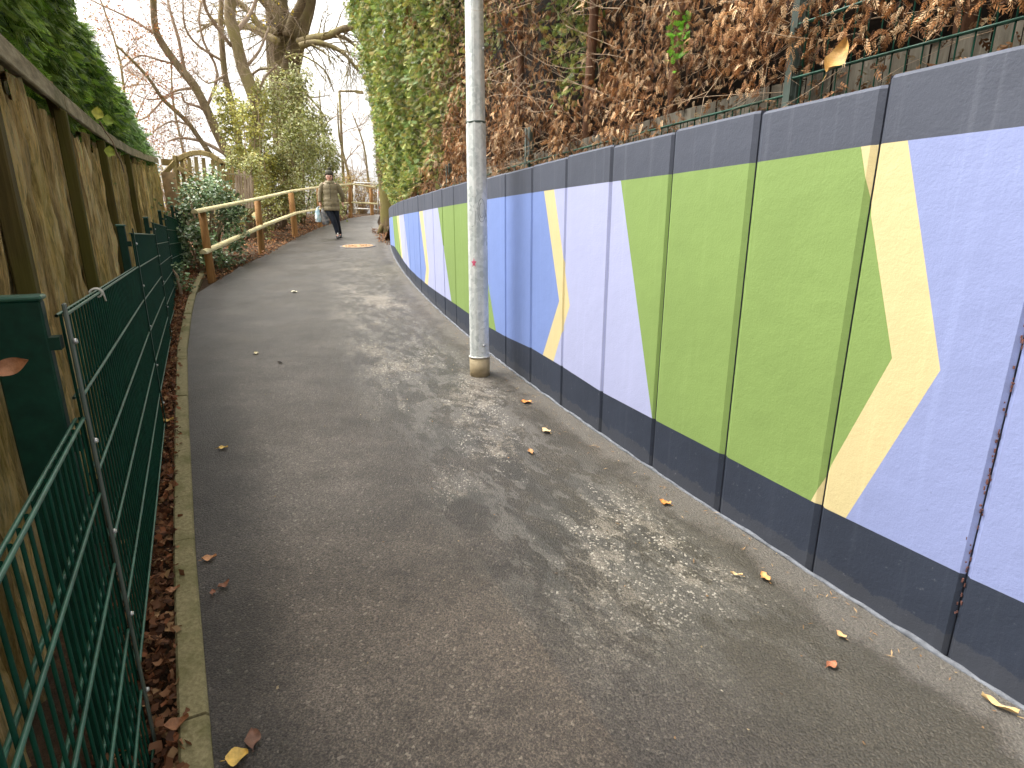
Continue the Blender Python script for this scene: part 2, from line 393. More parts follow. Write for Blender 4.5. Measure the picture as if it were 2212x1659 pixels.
m = Mt('dull_green_strip', .4, 0, .5); m.col(m.ramp(m.noise(6, 5), [(.35, (.045, .070, .055, 1)), (.65, (.085, .110, .095, 1))])); M['green_strip'] = m.m
M['screw'] = simple('bright_screw', (.62, .62, .60), .3, .6)
M['slab'] = make_slab(); M['bark_rough'] = bark('rough_bark', (.05, .032, .018, 1), (.30, .215, .13, 1), 1.6, (.20, .17, .06, 1), .4)
m = Mt('mossy_post', .85, 0, .2)
n = m.noise(1, 6, .6, m.mapping((40, 40, 3))); c = m.ramp(n, [(.3, (.055, .040, .014, 1)), (.7, (.12, .088, .032, 1))])
c = m.mix(m.ramp(m.noise(2.0, 3), [(.40, .1), (.6, .6)]), c, (.11, .11, .018, 1)); m.col(c); m.bump(n, .5, .01); M['mossy'] = m.m
m = Mt('algae_edge', .85, 0, .2)
n = m.noise(1, 6, .6, m.mapping((40, 40, 3))); m.col(m.ramp(n, [(.3, (.19, .20, .03, 1)), (.7, (.33, .34, .07, 1))])); m.bump(n, .4, .01); M['algae'] = m.m
m = Mt('weathered_board', .85, 0, .2)
n = m.noise(1, 7, .65, m.mapping((6, 6, 28))); c = m.ramp(n, [(.3, (.17, .14, .08, 1)), (.7, (.48, .42, .28, 1))])
c = m.mix(m.ramp(m.noise(2.5, 3), [(.5, 0), (.65, .6)]), c, (.12, .12, .05, 1)); m.col(c); m.bump(n, .5, .01); M['board'] = m.m
m = Mt('impregnated_wood', .75, 0, .25)
n = m.noise(1, 7, .65, m.mapping((22, 22, 2.2))); m.col(m.ramp(n, [(.3, (.22, .10, .032, 1)), (.7, (.46, .25, .09, 1))])); m.bump(n, .3, .006); M['post_wood'] = m.m
m = Mt('fresh_rail_wood', .7, 0, .3)
n = m.noise(1, 7, .65, m.mapping((14, 5, 14))); m.col(m.ramp(n, [(.3, (.54, .45, .21, 1)), (.7, (.80, .72, .44, 1))])); m.bump(n, .3, .006); M['rail_wood'] = m.m
m = Mt('gate_wood', .8, 0, .2)
n = m.noise(1, 6, .65, m.mapping((12, 12, 3))); m.col(m.ramp(n, [(.3, (.20, .14, .055, 1)), (.7, (.38, .29, .13, 1))])); m.bump(n, .3, .006); M['gate_wood'] = m.m
m = Mt('mossy_kerb', .85, 0, .25)
n = m.noise(70, 5, .7); c = m.ramp(n, [(.3, (.15, .128, .060, 1)), (.7, (.32, .28, .155, 1))])
c = m.mix(m.ramp(m.noise(4, 5), [(.5, 0), (.68, .7)]), c, (.085, .088, .022, 1)); m.col(c); m.bump(n, .5, .005); M['kerb'] = m.m
m = Mt('soil', .95, 0, .15)
n = m.noise(9, 8, .7); c = m.ramp(n, [(.3, (.022, .014, .008, 1)), (.55, (.07, .042, .022, 1)), (.75, (.15, .085, .04, 1))])
m.col(c); m.bump(m.noise(30, 6, .7), 1.0, .04); M['soil'] = m.m
M['bark_brown'] = bark('old_bark', (.10, .075, .045, 1), (.38, .30, .19, 1), 1.0, (.28, .24, .10, 1))
M['bark_dark'] = bark('dark_bark', (.04, .027, .014, 1), (.20, .15, .09, 1), .6, (.17, .14, .06, 1))
M['bark_twig'] = bark('twig_bark', (.30, .22, .16, 1), (.56, .45, .35, 1), 1.2)
M['twig_tan'] = simple('dry_twig', (.36, .26, .17), .85, 0, .4, 6)
M['stem_red'] = bark('reddish_stem', (.07, .035, .02, 1), (.19, .10, .06, 1), 3.0)
M['leafy'] = foliage('leaf', .5, .22, .35)
M['glossy_leaf'] = foliage('glossy_leaf', .33, .12, .5)
M['dry_leaf'] = foliage('dry_leaf', .7, .25, .25)
M['hedge_shade'] = simple('hedge_shade_core', (.014, .009, .005), .95, 0, .6, 9, .8, 14)
M['rust'] = simple('rusty_iron', (.40, .24, .12), .8, 0, .3, 30, .4, 120)
M['white'] = simple('white_paint', (.72, .70, .64), .5, 0, .1)
M['red'] = simple('red_paint', (.55, .03, .03), .5, 0, .1)
M['black'] = simple('black_rubber', (.012, .012, .014), .5)

# ------------------------------------------------------------------ the lane: wall line
WC = np.array([3.10053138e-05, -1.37383930e-03, 3.20602545e-02, -6.52101569e-01, 2.44701487e+00])
dWC = np.polyder(WC)
def wx(y):
    if y < 1.6: return float(np.polyval(WC, 1.6) + np.polyval(dWC, 1.6) * (y - 1.6))
    if y > 14.4: return float(np.polyval(WC, 14.4) + np.polyval(dWC, 14.4) * (y - 14.4))
    return float(np.polyval(WC, y))
ys = np.arange(-4, 15.001, .01); xs = np.array([wx(y) for y in ys])
arc = np.concatenate([[0], np.cumsum(np.hypot(np.diff(xs), np.diff(ys)))]); A0 = float(np.interp(2.03, ys, arc)); arc -= A0
def WP(s): return Vector((float(np.interp(s, arc, xs)), float(np.interp(s, arc, ys)), 0))
def WS(y): return float(np.interp(y, ys, arc))
def WN(s):                     # unit normal towards the lane
    d = (WP(s + .02) - WP(s - .02)).normalized(); return Vector((-d.y, d.x, 0))
def OFF(s, o, z=0):            # o > 0 = behind the wall
    p = WP(s) - WN(s) * o; p.z = z; return p
SEND = WS(14.25)
def ztop(y): return float(np.interp(y, [2, 5, 8, 14.4], [2.045, 2.045, 2.09, 2.20]))
def wall_hit(u, v):
    d = ray(u, v); lo, hi = .3, 40.
    f_ = lambda t: d[0] * t - wx(d[1] * t)
    t = .5; 
    for k in range(4000):
        if f_(t) * f_(t + .01) <= 0: break
        t += .01
    a, b = t, t + .01
    for _ in range(30):
        c_ = (a + b) / 2
        if f_(a) * f_(c_) <= 0: b = c_
        else: a = c_
    return WS(d[1] * a), H + d[2] * a
# the painted bands, measured on the wall
tb = sorted(wall_hit(*q) for q in ((2212, 273), (1905, 310), (1622, 352), (1455, 375.5), (1340, 390), (1228, 405), (1158, 415), (1058, 430), (979, 443), (905, 457), (860, 466), (842, 470)))
bb = sorted(wall_hit(*q) for q in ((2212, 1308), (2075, 1240), (1775, 1095), (1565, 985), (1410, 905), (1305, 850), (1215, 792), (1150, 753), (1072, 717), (975, 651), (924, 616), (885, 581), (868, 557), (853, 532)))
def ztb(s): return float(np.interp(s, [p[0] for p in tb], [p[1] for p in tb])) if s > tb[0][0] else tb[0][1]
def zbb(s): return float(np.interp(s, [p[0] for p in bb], [p[1] for p in bb])) if s > bb[0][0] else bb[0][1]
def bd(*pts):
    l = [wall_hit(*q) for q in pts]; l.sort(key=lambda p: p[1])
    return [(l[0][0] + (l[0][0] - l[1][0]) / (l[1][1] - l[0][1]) * 2, l[0][1] - 2)] + l + [(l[-1][0] + (l[-1][0] - l[-2][0]) / (l[-1][1] - l[-2][1]) * 2, l[-1][1] + 2)]
BND = [bd((1960, 305), (2030, 800), (1830, 1113)), bd((1858, 312), (1925.7, 774), (1752, 1080)), bd((1340, 390), (1408, 905)),
       bd((1197, 410), (1231, 660), (1193, 789)), bd((1175, 412), (1208, 650), (1169, 778)), bd((1035, 480), (1057, 625), (1072, 717)),
       bd((946, 451), (974.6, 651)), bd((913, 457.4), (927, 583), (924.5, 616)), bd((905, 458.5), (920, 580), (917, 611)),
       bd((872, 464), (885, 581)), bd((861.7, 465.7), (869.8, 557.8)), bd((857, 466), (867, 556)), bd((848, 467.8), (853.3, 531.7))]
REG = ['lilac', 'yellow', 'green', 'lavender', 'yellow', 'blue', 'green', 'lavender', 'yellow', 'blue', 'lavender', 'yellow', 'green', 'blue']
def bs(b, z): return float(np.interp(z, [p[1] for p in b], [p[0] for p in b]))
def clip(poly, f_):
    out = []
    for i in range(len(poly)):
        a, b = poly[i], poly[(i + 1) % len(poly)]; fa, fb = f_(a), f_(b)
        if fa >= 0: out.append(a)
        if (fa >= 0) != (fb >= 0):
            t = fa / (fa - fb); out.append((a[0] + (b[0] - a[0]) * t, a[1] + (b[1] - a[1]) * t))
    return out
wall_mats = [M['slate_foot'], M['slate_lit_dusty'], M['lilac'], M['yellow'], M['green'], M['lavender'], M['blue'], M['concrete']]
WMI = {'lilac': 2, 'yellow': 3, 'green': 4, 'lavender': 5, 'blue': 6}
wall = empty('retaining_wall', (WP(2).x, WP(2).y, gz(WP(2).y)), 'long curved concrete retaining wall painted with green, lilac, blue and yellow chevron shapes', 'wall')
k0 = -5; nP = int((SEND) / .5)
for k in range(k0, nP + 1):
    s0, s1 = k * .5, min((k + 1) * .5, SEND)
    if s1 - s0 < .08: continue
    P0, P1 = WP(s0), WP(s1); nn = (P1 - P0).normalized(); nrm = Vector((-nn.y, nn.x, 0))
    gap = .0015 if k not in (0, 1) else .003; cf = .014 if k not in (0, 1) else .022; dp = .014
    prot = random.uniform(-.003, .003)
    y_ = (P0.y + P1.y) / 2; zt = ztop(y_) + (random.uniform(-.006, .006)); zt += .02 if k < 0 else 0
    zb = gz(min(P0.y, P1.y)) - .15
    L = s1 - s0
    def pos(s, z, extra=0):
        t = s - s0; d = 0
        if t < gap + cf: d = dp * (1 - (t - gap) / cf)
        elif t > L - gap - cf: d = dp * (1 - (L - gap - t) / cf)
        if z > zt - .012: d += (z - (zt - .012)) * .9
        p = P0 + nn * t + nrm * (prot - d); return (p.x, p.y, z)
    mb = MB()
    strips = [(s0 + gap, s0 + gap + cf), (s0 + gap + cf, s1 - gap - cf), (s1 - gap - cf, s1 - gap)]
    for a, b in strips:
        def cell(lo0, lo1, hi0, hi1): return [(a, lo0), (b, lo1), (b, hi1), (a, hi0)]
        def emit(poly, mi):
            if len(poly) >= 3: mb.add([pos(*p) for p in poly], [tuple(range(len(poly)))], mi)
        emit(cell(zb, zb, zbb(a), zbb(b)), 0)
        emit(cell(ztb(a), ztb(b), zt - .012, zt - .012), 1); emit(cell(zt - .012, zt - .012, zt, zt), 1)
        mid = cell(zbb(a), zbb(b), ztb(a), ztb(b))
        brk = sorted({0.0, 4.0} | {p[1] for B in BND for p in B[1:-1] if 0 < p[1] < 4})
        # cheap test: which boundaries touch this strip
        for ri, name in enumerate(REG):
            right = BND[ri - 1] if ri > 0 else None; left = BND[ri] if ri < len(BND) else None
            smin = min(bs(right, zz) for zz in (.3, 1.0, 1.2, 1.5, 2.0)) - .3 if right else -99
            smax = max(bs(left, zz) for zz in (.3, 1.0, 1.2, 1.5, 2.0)) + .3 if left else 99
            if b < smin or a > smax: continue
            bz = sorted({-1.0, 5.0} | {p[1] for B in (right, left) if B for p in B[1:-1]})
            for z0, z1 in zip(bz, bz[1:]):
                q = clip(mid, lambda p: p[1] - z0); q = clip(q, lambda p: z1 - p[1]) if q else q
                if q and right:
                    r0, r1 = bs(right, z0), bs(right, z1); q = clip(q, lambda p: p[0] - (r0 + (r1 - r0) * (p[1] - z0) / (z1 - z0)))
                if q and left:
                    r0_, r1_ = bs(left, z0), bs(left, z1); q = clip(q, lambda p: (r0_ + (r1_ - r0_) * (p[1] - z0) / (z1 - z0)) - p[0])
                if q: emit(q, WMI[name])
    # top, back and sides
    def q3(s, off, z): p = P0 + nn * (s - s0) - nrm * off; return (p.x, p.y, z)
    a, b = s0 + gap, s1 - gap
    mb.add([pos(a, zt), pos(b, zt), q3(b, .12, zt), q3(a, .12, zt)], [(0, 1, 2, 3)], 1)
    mb.add([q3(a, .12, zt), q3(b, .12, zt), q3(b, .12, zb), q3(a, .12, zb)], [(0, 1, 2, 3)], 7)
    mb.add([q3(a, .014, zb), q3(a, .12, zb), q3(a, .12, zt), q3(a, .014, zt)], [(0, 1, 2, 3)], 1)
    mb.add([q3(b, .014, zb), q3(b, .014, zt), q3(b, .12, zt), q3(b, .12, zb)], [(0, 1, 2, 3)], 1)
    mb.build('wall_panel', wall_mats, wall)
mb = MB()
prev = None
for i in range(0, 160):
    s = -2.4 + i * (SEND + 2.3) / 159; a = OFF(s, .055, gz(WP(s).y) - .1); b = OFF(s, .055, ztop(WP(s).y) - .06)
    if prev: mb.add([prev[0], a, b, prev[1]], [(0, 1, 2, 3)])
    prev = (a, b)
mb.build('joint_filler', M['joint'], wall)
# mortar bead at the foot of the wall
mb = MB(); pts = []; rr = []
for i in range(260):
    s = -1.2 + i * (SEND + 1.1) / 259; p = WP(s) + WN(s) * .004; p.z = gz(p.y) + .002 + random.uniform(-.004, .004); pts.append(p); rr.append(.006 + .007 * abs(mnoise.noise(p * 3)) + random.uniform(0, .005))
mb.tube(pts, rr, 6); mb.build('mortar_bead', M['mortar'], wall)
# rusty moss in the joint at the right edge of the view
mb = MB()
for i in range(80):
    t = random.random(); z = .30 + 1.25 * t; s = -.5 + random.gauss(0, .003 + .010 * (abs(z - .62) < .05)); p = WP(s) + WN(s) * random.uniform(-.012, .002); p.z = z + .02
    mb.box(p, (random.uniform(.002, .005), random.uniform(.002, .005), random.uniform(.004, .014)), Matrix.Rotation(random.random() * 3, 3, 'Z'))
mb.build('joint_moss', simple('rusty_moss', (.13, .055, .045), .95, 0, .5, 40), wall)

# ------------------------------------------------------------------ ground, lane, kerb
def sheet(name, rows, mat, kind='structure', uv=None):
    n = len(rows[0]); V = [p for r in rows for p in r]; Fs = [(i * n + k, i * n + k + 1, (i + 1) * n + k + 1, (i + 1) * n + k) for i in range(len(rows) - 1) for k in range(n - 1)]
    me = bpy.data.meshes.new(name); me.from_pydata([tuple(v) for v in V], [], Fs); me.update()
    if uv is not None:
        l = me.uv_layers.new(name='UVMap'); fu = [c for r in uv for c in r]
        for lp in me.loops: l.data[lp.index].uv = fu[lp.vertex_index]
    me.polygons.foreach_set('use_smooth', [True] * len(me.polygons))
    o = link(name, me, mat); o['kind'] = kind; return o
gy = [-150, -20, -8] + list(np.arange(-6, 26.1, 1)) + [28, 30, 34, 38, 60, 200]
gx = [-150, -60, -30] + list(np.arange(-20, 8.1, 1)) + [15, 40, 150]
sheet('ground', [[(x, y, gz(y) - .035 + (.03 * mnoise.noise(Vector((x, y, 0)) * .8) if x < -7.5 else 0)) for x in gx] for y in gy], M['soil'])
KR = [(-.12, .0), (.55, -1.2), (-.84, 1.23), (-1.38, 2.14), (-2.23, 3.63), (-3.10, 5.15), (-3.92, 6.66), (-4.50, 7.78), (-5.20, 9.2), (-5.67, 10.03)]
KR = [(1.6, -3.2), (.55, -1.22), (-.12, 0.0), (-.84, 1.23), (-1.38, 2.14), (-2.23, 3.63), (-3.08, 5.15), (-3.86, 6.66), (-4.50, 7.95), (-5.12, 9.3), (-5.50, 10.2)]
LB = [p for p in KR if p[1] < 9]
LBtail = [G(*q) for q in ((463, 612), (515, 578), (572, 552), (605, 533), (644, 512), (692, 491), (757, 471), (800, 465))]
LBy = [p[1] for p in LB] + [p.y for p in LBtail[1:]]; LBx = [p[0] for p in LB] + [p.x for p in LBtail[1:]]
RBtail = [G(*q) for q in ((840, 515), (822, 497), (815, 480), (820, 466))]
def lx(y): return float(np.interp(y, LBy, LBx))
def rx(y): return wx(y) + .0 if y < 14.4 else float(np.interp(y, [14.4] + [p.y for p in RBtail], [wx(14.4)] + [p.x for p in RBtail]))
rows = []; uvs = []
for y in list(np.arange(-3, 27, .25)):
    r = []; ur = []; a, b = lx(y), rx(y)
    for k in range(13):
        x = a + (b - a) * k / 12; z = gz(y) + .012 * mnoise.noise(Vector((x * .7, y * .7, 3))) * (1 if 0 < k < 12 else 0)
        if y > 9.0 and k == 0: x += .12 * mnoise.noise(Vector((0, y * 2.5, 1))); 
        slope = math.atan(abs((wx(y + .05) - wx(y)) / .05)) if y < 14.4 else .3
        r.append((x, y, z)); ur.append(((b - x) * math.cos(slope), y))
    rows.append(r); uvs.append(ur)
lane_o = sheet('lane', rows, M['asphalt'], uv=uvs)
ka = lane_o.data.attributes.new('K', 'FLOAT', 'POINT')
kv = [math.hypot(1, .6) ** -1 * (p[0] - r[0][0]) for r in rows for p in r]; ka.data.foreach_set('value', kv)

kerb = empty('kerb_edging', (-.88, 1.23, gz(1.23)), 'narrow mossy concrete kerb edging between the leaf litter and the asphalt', 'kerb')
pl = [Vector((x, y, 0)) for x, y in KR]; d = [0]
for a, b in zip(pl, pl[1:]): d.append(d[-1] + (b - a).length)
def KP(t): return Vector((float(np.interp(t, d, [p.x for p in pl])), float(np.interp(t, d, [p.y for p in pl])), 0))
cuts = [0]
t = float(np.interp(1.36, [p.y for p in pl], d)) - 3.0
while t < d[-1]:
    if t > 0: cuts.append(t)
    t += 1.0
cuts.append(d[-1])
for a, b in zip(cuts, cuts[1:]):
    a += .004; b -= .004
    if b - a < .05: continue
    rg = []; hh = random.uniform(-.004, .006)
    for i in range(7):
        t = a + (b - a) * i / 6; p = KP(t); dr = (KP(min(t + .05, d[-1])) - KP(max(t - .05, 0))).normalized(); n = Vector((-dr.y, dr.x, 0))
        z = gz(p.y); w_ = .082; ht = .03 + hh
        prof = [(0, -.12), (0, ht - .01), (.008, ht), (w_ - .008, ht + .004), (w_, ht - .006), (w_, -.12)]
        rg.append([(p.x + n.x * o, p.y + n.y * o, z + q) for o, q in prof])
    mb = MB(); mb.loft(rg, 0, False); mb.build('kerb_stone', M['kerb'], kerb)

# raised garden ground behind the wall
rows = []
for i in range(60):
    s = -3 + i * (SEND + 3) / 59; zt = ztop(WP(s).y)
    rows.append([OFF(s, .125, zt - .10), OFF(s, .5, zt - .02), OFF(s, 2, zt + .05), OFF(s, 8, zt + .1), OFF(s, 30, zt + .1)])
last = rows[-1]; rows.append([(p.x - .5, p.y + .9, gz(p.y + .9) - .06) if i < 3 else (p.x, p.y + 2, p.z) for i, p in enumerate(last)])
sheet('raised_ground', rows, M['soil'])
# closing face of the bank at the far end of the wall
mb = MB(); p = OFF(SEND - .05, .125); q = OFF(SEND - .05, 6)
mb.add([(p.x, p.y, gz(p.y) - .2), (q.x, q.y, gz(q.y) - .2), (q.x, q.y, ztop(14) + .05), (p.x, p.y, ztop(14) - .1)], [(0, 1, 2, 3)])
mb.build('earth_bank', M['soil']); tag(bpy.data.objects['earth_bank'], kind='structure')

# manhole cover
c = G(773, 532); mh = empty('manhole_cover', c, 'round rusty iron manhole cover set in the asphalt just in front of the walking person', 'manhole cover')
nrm = Vector((0, -S, 1)).normalized(); Q = nrm.to_track_quat('Z', 'Y').to_matrix()
def disc(r0, r1, z0, z1, mat, name, seg=40):
    mb = MB(); rings = []
    for r, z in ((r0, z0), (r0, z1), (r1, z1)):
        rings.append([c + Q @ Vector((r * math.cos(2 * math.pi * k / seg), r * math.sin(2 * math.pi * k / seg), z)) for k in range(seg)])
    mb.loft(rings, 0, False, cap=False)
    if r1 < .03: pass
    return mb, mb.build(name, mat, mh)
disc(.42, .37, -.02, .012, M['concrete'], 'frame_ring')
mb = MB(); rings = []
for r in (.362, .362, .30, .2, .1, .01):
    rings.append([c + Q @ Vector((r * math.cos(2 * math.pi * k / 40), r * math.sin(2 * math.pi * k / 40), -.02 if not rings else .014)) for k in range(40)])
mb.loft(rings, 0, False)
for ang in range(0, 360, 30):
    for r in (.12, .2, .28):
        p = c + Q @ Vector((r * math.cos(R(ang)), r * math.sin(R(ang)), .017)); mb.box(p, (.05, .02, .008), Q @ Matrix.Rotation(R(ang), 3, 'Z'))
mb.build('cover_plate', M['rust'], mh)

# ------------------------------------------------------------------ lamp post
b = G(1036.5, 808); lp = empty('lamp_post', b, 'galvanised steel lamp post standing on the asphalt in front of the painted wall', 'lamp post')
def rad_at(z):
    Yd = b.y; 
    return float(np.interp(z, [.42, 1.0, 2.5, 3.1, 6.5], [.0805, .079, .074, .070, .05]))
def ngon(c, r, z, n=8, rot=0): return [Vector((c.x + r * math.cos(rot + 2 * math.pi * k / n), c.y + r * math.sin(rot + 2 * math.pi * k / n), z)) for k in range(n)]
def rounded(c, r, z, rot, n=8, bv=.12):
    o = []
    for k in range(n):
        a = rot + 2 * math.pi * k / n
        for e in (-bv, bv): o.append(Vector((c.x + r * math.cos(a + e) , c.y + r * math.sin(a + e), z)))
    return o
rot = R(-90 + 22.5 - 4 + 18)
zj = AT(1035, 267, b.y).z; zs = AT(1036, 769, b.y).z
mb = MB(); mb.loft([rounded(b, rad_at(z) * (1.0), z, rot) for z in (zs - .02, zs + .5, zj)], 0, False); mb.build('lower_shaft', M['galv'], lp)
mb = MB(); mb.loft([rounded(b, rad_at(z) * .955, z, rot) for z in (zj + .012, 4.0, 6.6)], 0, False); mb.build('upper_shaft', M['galv'], lp)
mb = MB(); mb.loft([ngon(b, rad_at(zj) * 1.0, z, 24) for z in (zj - .004, zj + .011)], 0, True); mb.build('joint_collar', M['green_strip'], lp)
mb = MB(); mb.loft([ngon(b, .0835, z, 24) for z in (gz(b.y) - .05, zs)], 0, True); mb.build('base_sleeve', M['tan_sleeve'], lp)
mb = MB(); mb.tube([Vector((b.x + .084 * math.cos(a), b.y + .084 * math.sin(a), zs)) for a in np.linspace(0, 6.283, 25)], .006, 6); mb.build('sealant_ring', M['white_seal'], lp)
def on_post(u, v, out=.0):
    d = ray(u, v); z = AT(u, v, b.y - .07).z; r = rad_at(z) * .93 + out
    ux = (AT(u, v, b.y - .07).x - b.x); ux = max(-r * .97, min(r * .97, ux)); return Vector((b.x + ux, b.y - math.sqrt(r * r - ux * ux), z))
for uv_ in ((1045, 747), (1043, 101)):
    p = on_post(*uv_); mb = MB(); dr = (p - Vector((b.x, b.y, p.z))).normalized(); mb.tube([p - dr * .01, p + dr * .008, p + dr * .012], [.012, .012, .006], 10); mb.build('bolt', M['screw'], lp)
# pink star sticker
ctr = on_post(1024, 568, .004); dr = (ctr - Vector((b.x, b.y, ctr.z))).normalized(); sx = Vector((-dr.y, dr.x, 0)) * -1
mb = MB(); pts = []
for k in range(10):
    r = .030 if k % 2 == 0 else .013; a = R(90 + 36 * k); pts.append(ctr + sx * r * math.cos(a) * .8 + Vector((0, 0, 1)) * r * math.sin(a) * (1.25))
mb.add([p + dr * .002 for p in pts] + [ctr + dr * .0025] , [(k, (k + 1) % 10, 10) for k in range(10)]); mb.build('star_sticker', M['pink'], lp)
# marker scribbles
def scribble(pts, r=.0018):
    P = [on_post(u, v, .004) for u, v in pts]; mb = MB(); mb.tube(P, r, 5); return mb.build('marker_scribble', M['ink'], lp)
scribble([(1040 + 9 * math.cos(a) * (1 - .05 * a), 452 + 30 * math.sin(a) * (1 - .05 * a)) for a in np.linspace(0, 11, 40)])
scribble([(1020, 424), (1027, 426), (1028, 438), (1022, 445), (1028, 460), (1026, 487), (1019, 489)])
mb = MB(); top = Vector((b.x, b.y, 6.6)); mb.tube([top, top + Vector((0, 0, .12)), top + Vector((-.1, .1, .22)), top + Vector((-.6, .45, .28))], [.045, .04, .035, .03], 10); mb.build('bracket_arm', M['galv'], lp)
mb = MB(); mb.box(top + Vector((-.85, .64, .29)), (.62, .24, .09), Matrix.Rotation(math.atan2(-.45, .6) * 1.0 + math.pi * 0, 3, 'Z') @ Matrix.Rotation(0, 3, 'X'), 0, .03); mb.build('lantern', M['galv'], lp)

# ------------------------------------------------------------------ green mesh fences
FP = [Vector(p) for p in ((.21, -.89, 0), (-1.05, 1.28, 0), (-2.28, 3.43, 0), (-3.47, 5.55, 0), (-4.82, 8.00, 0), (-6.02, 10.35, 0), (-7.22, 12.75, 0))]
FT = [1.125, 1.37, 1.565, 1.675, 1.84, 2.02]
def mesh_panel(parent, A, B, ztop_, zbot, rodr=.0035, hr=.0042, every=.2, pitch=.05, name='mesh_panel', top_stub=.003):
    d = (B - A); L = d.length; d.normalize(); n = Vector((-d.y, d.x, 0)); mb = MB()
    k = int(L / pitch)
    for i in range(k + 1):
        p = A + d * (L * i / k); q = p.copy(); p.z = zbot; q.z = ztop_ + top_stub; mb.tube([p, q], rodr, 5, 1, cap=False)
    z = ztop_; 
    while z > zbot + .02:
        for sg in (-1, 1):
            o = n * (rodr + hr) * sg; a = A + o; c_ = B + o; a.z = c_.z = z; mb.tube([a, c_], hr, 6, cap=False)
        z -= every
    return mb.build(name, [M['green_rod_lit'], M['green_rod_shaded']], parent)
gf = empty('wire_mesh_fence', (FP[1].x, FP[1].y, gz(FP[1].y)), 'dark green double rod mesh fence stepping up the slope along the left kerb', 'fence')
for i in range(6):
    A, B = FP[i], FP[i + 1]; d_ = (B - A).normalized()
    mesh_panel(gf, A + d_ * .015, B - d_ * .015, FT[i], FT[i] - (1.03 if i < 5 else 1.4) if i else gz(.3) + .05)
for i in range(1, 6):
    P = FP[i]; d_ = (FP[i + 1] - FP[i - 1]).normalized(); n = Vector((-d_.y, d_.x, 0)); zt = max(FT[i - 1], FT[i]) + .04
    zb_ = gz(P.y) - .2; Mz = Matrix((d_, n, Vector((0, 0, 1)))).transposed()
    mb = MB(); pw = .10 if i == 1 else .04; c_ = P + n * (.025 + pw / 2); mb.box((c_.x, c_.y, (zt + zb_) / 2), (.045, pw, zt - zb_), Mz, 0, .004); 
    po = mb.build('fence_post', M['green_metal'], gf)
    mb = MB(); mb.box((c_.x, c_.y, zt + .006), (.055, pw + .01, .012), Mz, 0, .004); mb.build('post_cap', M['green_rod_lit'], po)
    mb = MB(); c2 = P - n * .013; mb.box((c2.x, c2.y, (zt - .01 + gz(P.y)) / 2), (.030, .006, zt - .01 - gz(P.y)), Mz, 0, .002); mb.build('clamp_strip', M['green_strip'] if i == 1 else M['green_metal'], gf)
    for j in range(5):
        z = zt - .10 - j * .25
        if z < gz(P.y) + .05: break
        c3 = P - n * .017; mb = MB(); mb.tube([Vector((c3.x, c3.y, z)), Vector((c3.x, c3.y, z)) - n * .008], [.008, .005], 8); mb.build('screw', M['screw'], gf)
        c4 = P + n * .020; mb = MB(); mb.box((c4.x, c4.y, z - .0), (.04, .03, .03), Mz); mb.build('clamp_bracket', M['green_metal'], gf)
# the knot of white cord on the top rod
a = FP[1].lerp(FP[2], .25); a.z = FT[1]; mb = MB(); dd = (FP[2] - FP[1]).normalized(); nn = Vector((-dd.y, dd.x, 0))
mb.tube([a + nn * .016 * math.cos(t) + Vector((0, 0, .014 * math.sin(t))) + dd * .004 * t for t in np.linspace(0, 9.4, 22)] + [a - nn * .02 + Vector((0, 0, -.03)) + dd * .04], .003, 6)
tag(mb.build('cord_loop', M['white_seal']), 'small pale cord loop tied round the top rod of the green mesh fence', 'cord')

# second green fence standing on the retained garden edge, inside the hedge
rf = empty('garden_mesh_fence', OFF(0, .2, 1.95), 'green mesh fence half buried in the brown hedge behind the top of the painted wall', 'fence')
ps = [WS(2.5) + 2.5 * k for k in range(-2, 6)]
for i, (a, b_) in enumerate(zip(ps, ps[1:])):
    if a > SEND: break
    b2 = min(b_, SEND); zt = ztop(WP(a).y) + (.145 if a < WS(2.4) else .085) + (.4 if a < WS(2.3) else 0)
    mesh_panel(rf, OFF(a, .2), OFF(b2, .2), zt, ztop(WP(a).y) - .12, .003, .004)
    p = OFF(a, .235); Mz = Matrix((WN(a).cross(Vector((0, 0, 1))), WN(a), Vector((0, 0, 1)))).transposed(); mb = MB(); hh_ = 1.1 if a < WS(3.0) else .55; mb.box((p.x, p.y, 1.85 + hh_ / 2), (.045, .04, hh_), Mz, 0, .004); mb.box(tuple(OFF(a, .19, 1.85 + hh_ / 2)), (.032, .006, hh_ - .02), Mz); mb.build('fence_post', M['green_strip'], rf)
p = OFF(SEND - .1, .2); mb = MB(); mb.box((p.x, p.y, 2.2), (.05, .05, .8)); mb.build('fence_post', M['green_strip'], rf)
mb = MB(); s = -2.6
while s < SEND - .3:
    L = random.uniform(.05, .09); a = OFF(s, .30, 0); b2 = OFF(s + L, .30, 0); zt = ztop(a.y)
    o = random.uniform(0, .012); a = OFF(s, .30 + o, 0); b2 = OFF(s + L - .004, .30 + o, 0)
    mb.add([(a.x, a.y, zt - .1), (b2.x, b2.y, zt - .1), (b2.x, b2.y, zt + .17), (a.x, a.y, zt + .17)], [(0, 1, 2, 3)]); s += L
m = Mt('grey_slat', .9, 0, .2); n_ = m.noise(1, 6, .65, m.mapping((30, 30, 4))); m.col(m.ramp(n_, [(.3, (.10, .09, .07, 1)), (.7, (.27, .245, .195, 1))])); m.bump(n_, .5, .01)
mb.build('privacy_slats', m.m, rf)

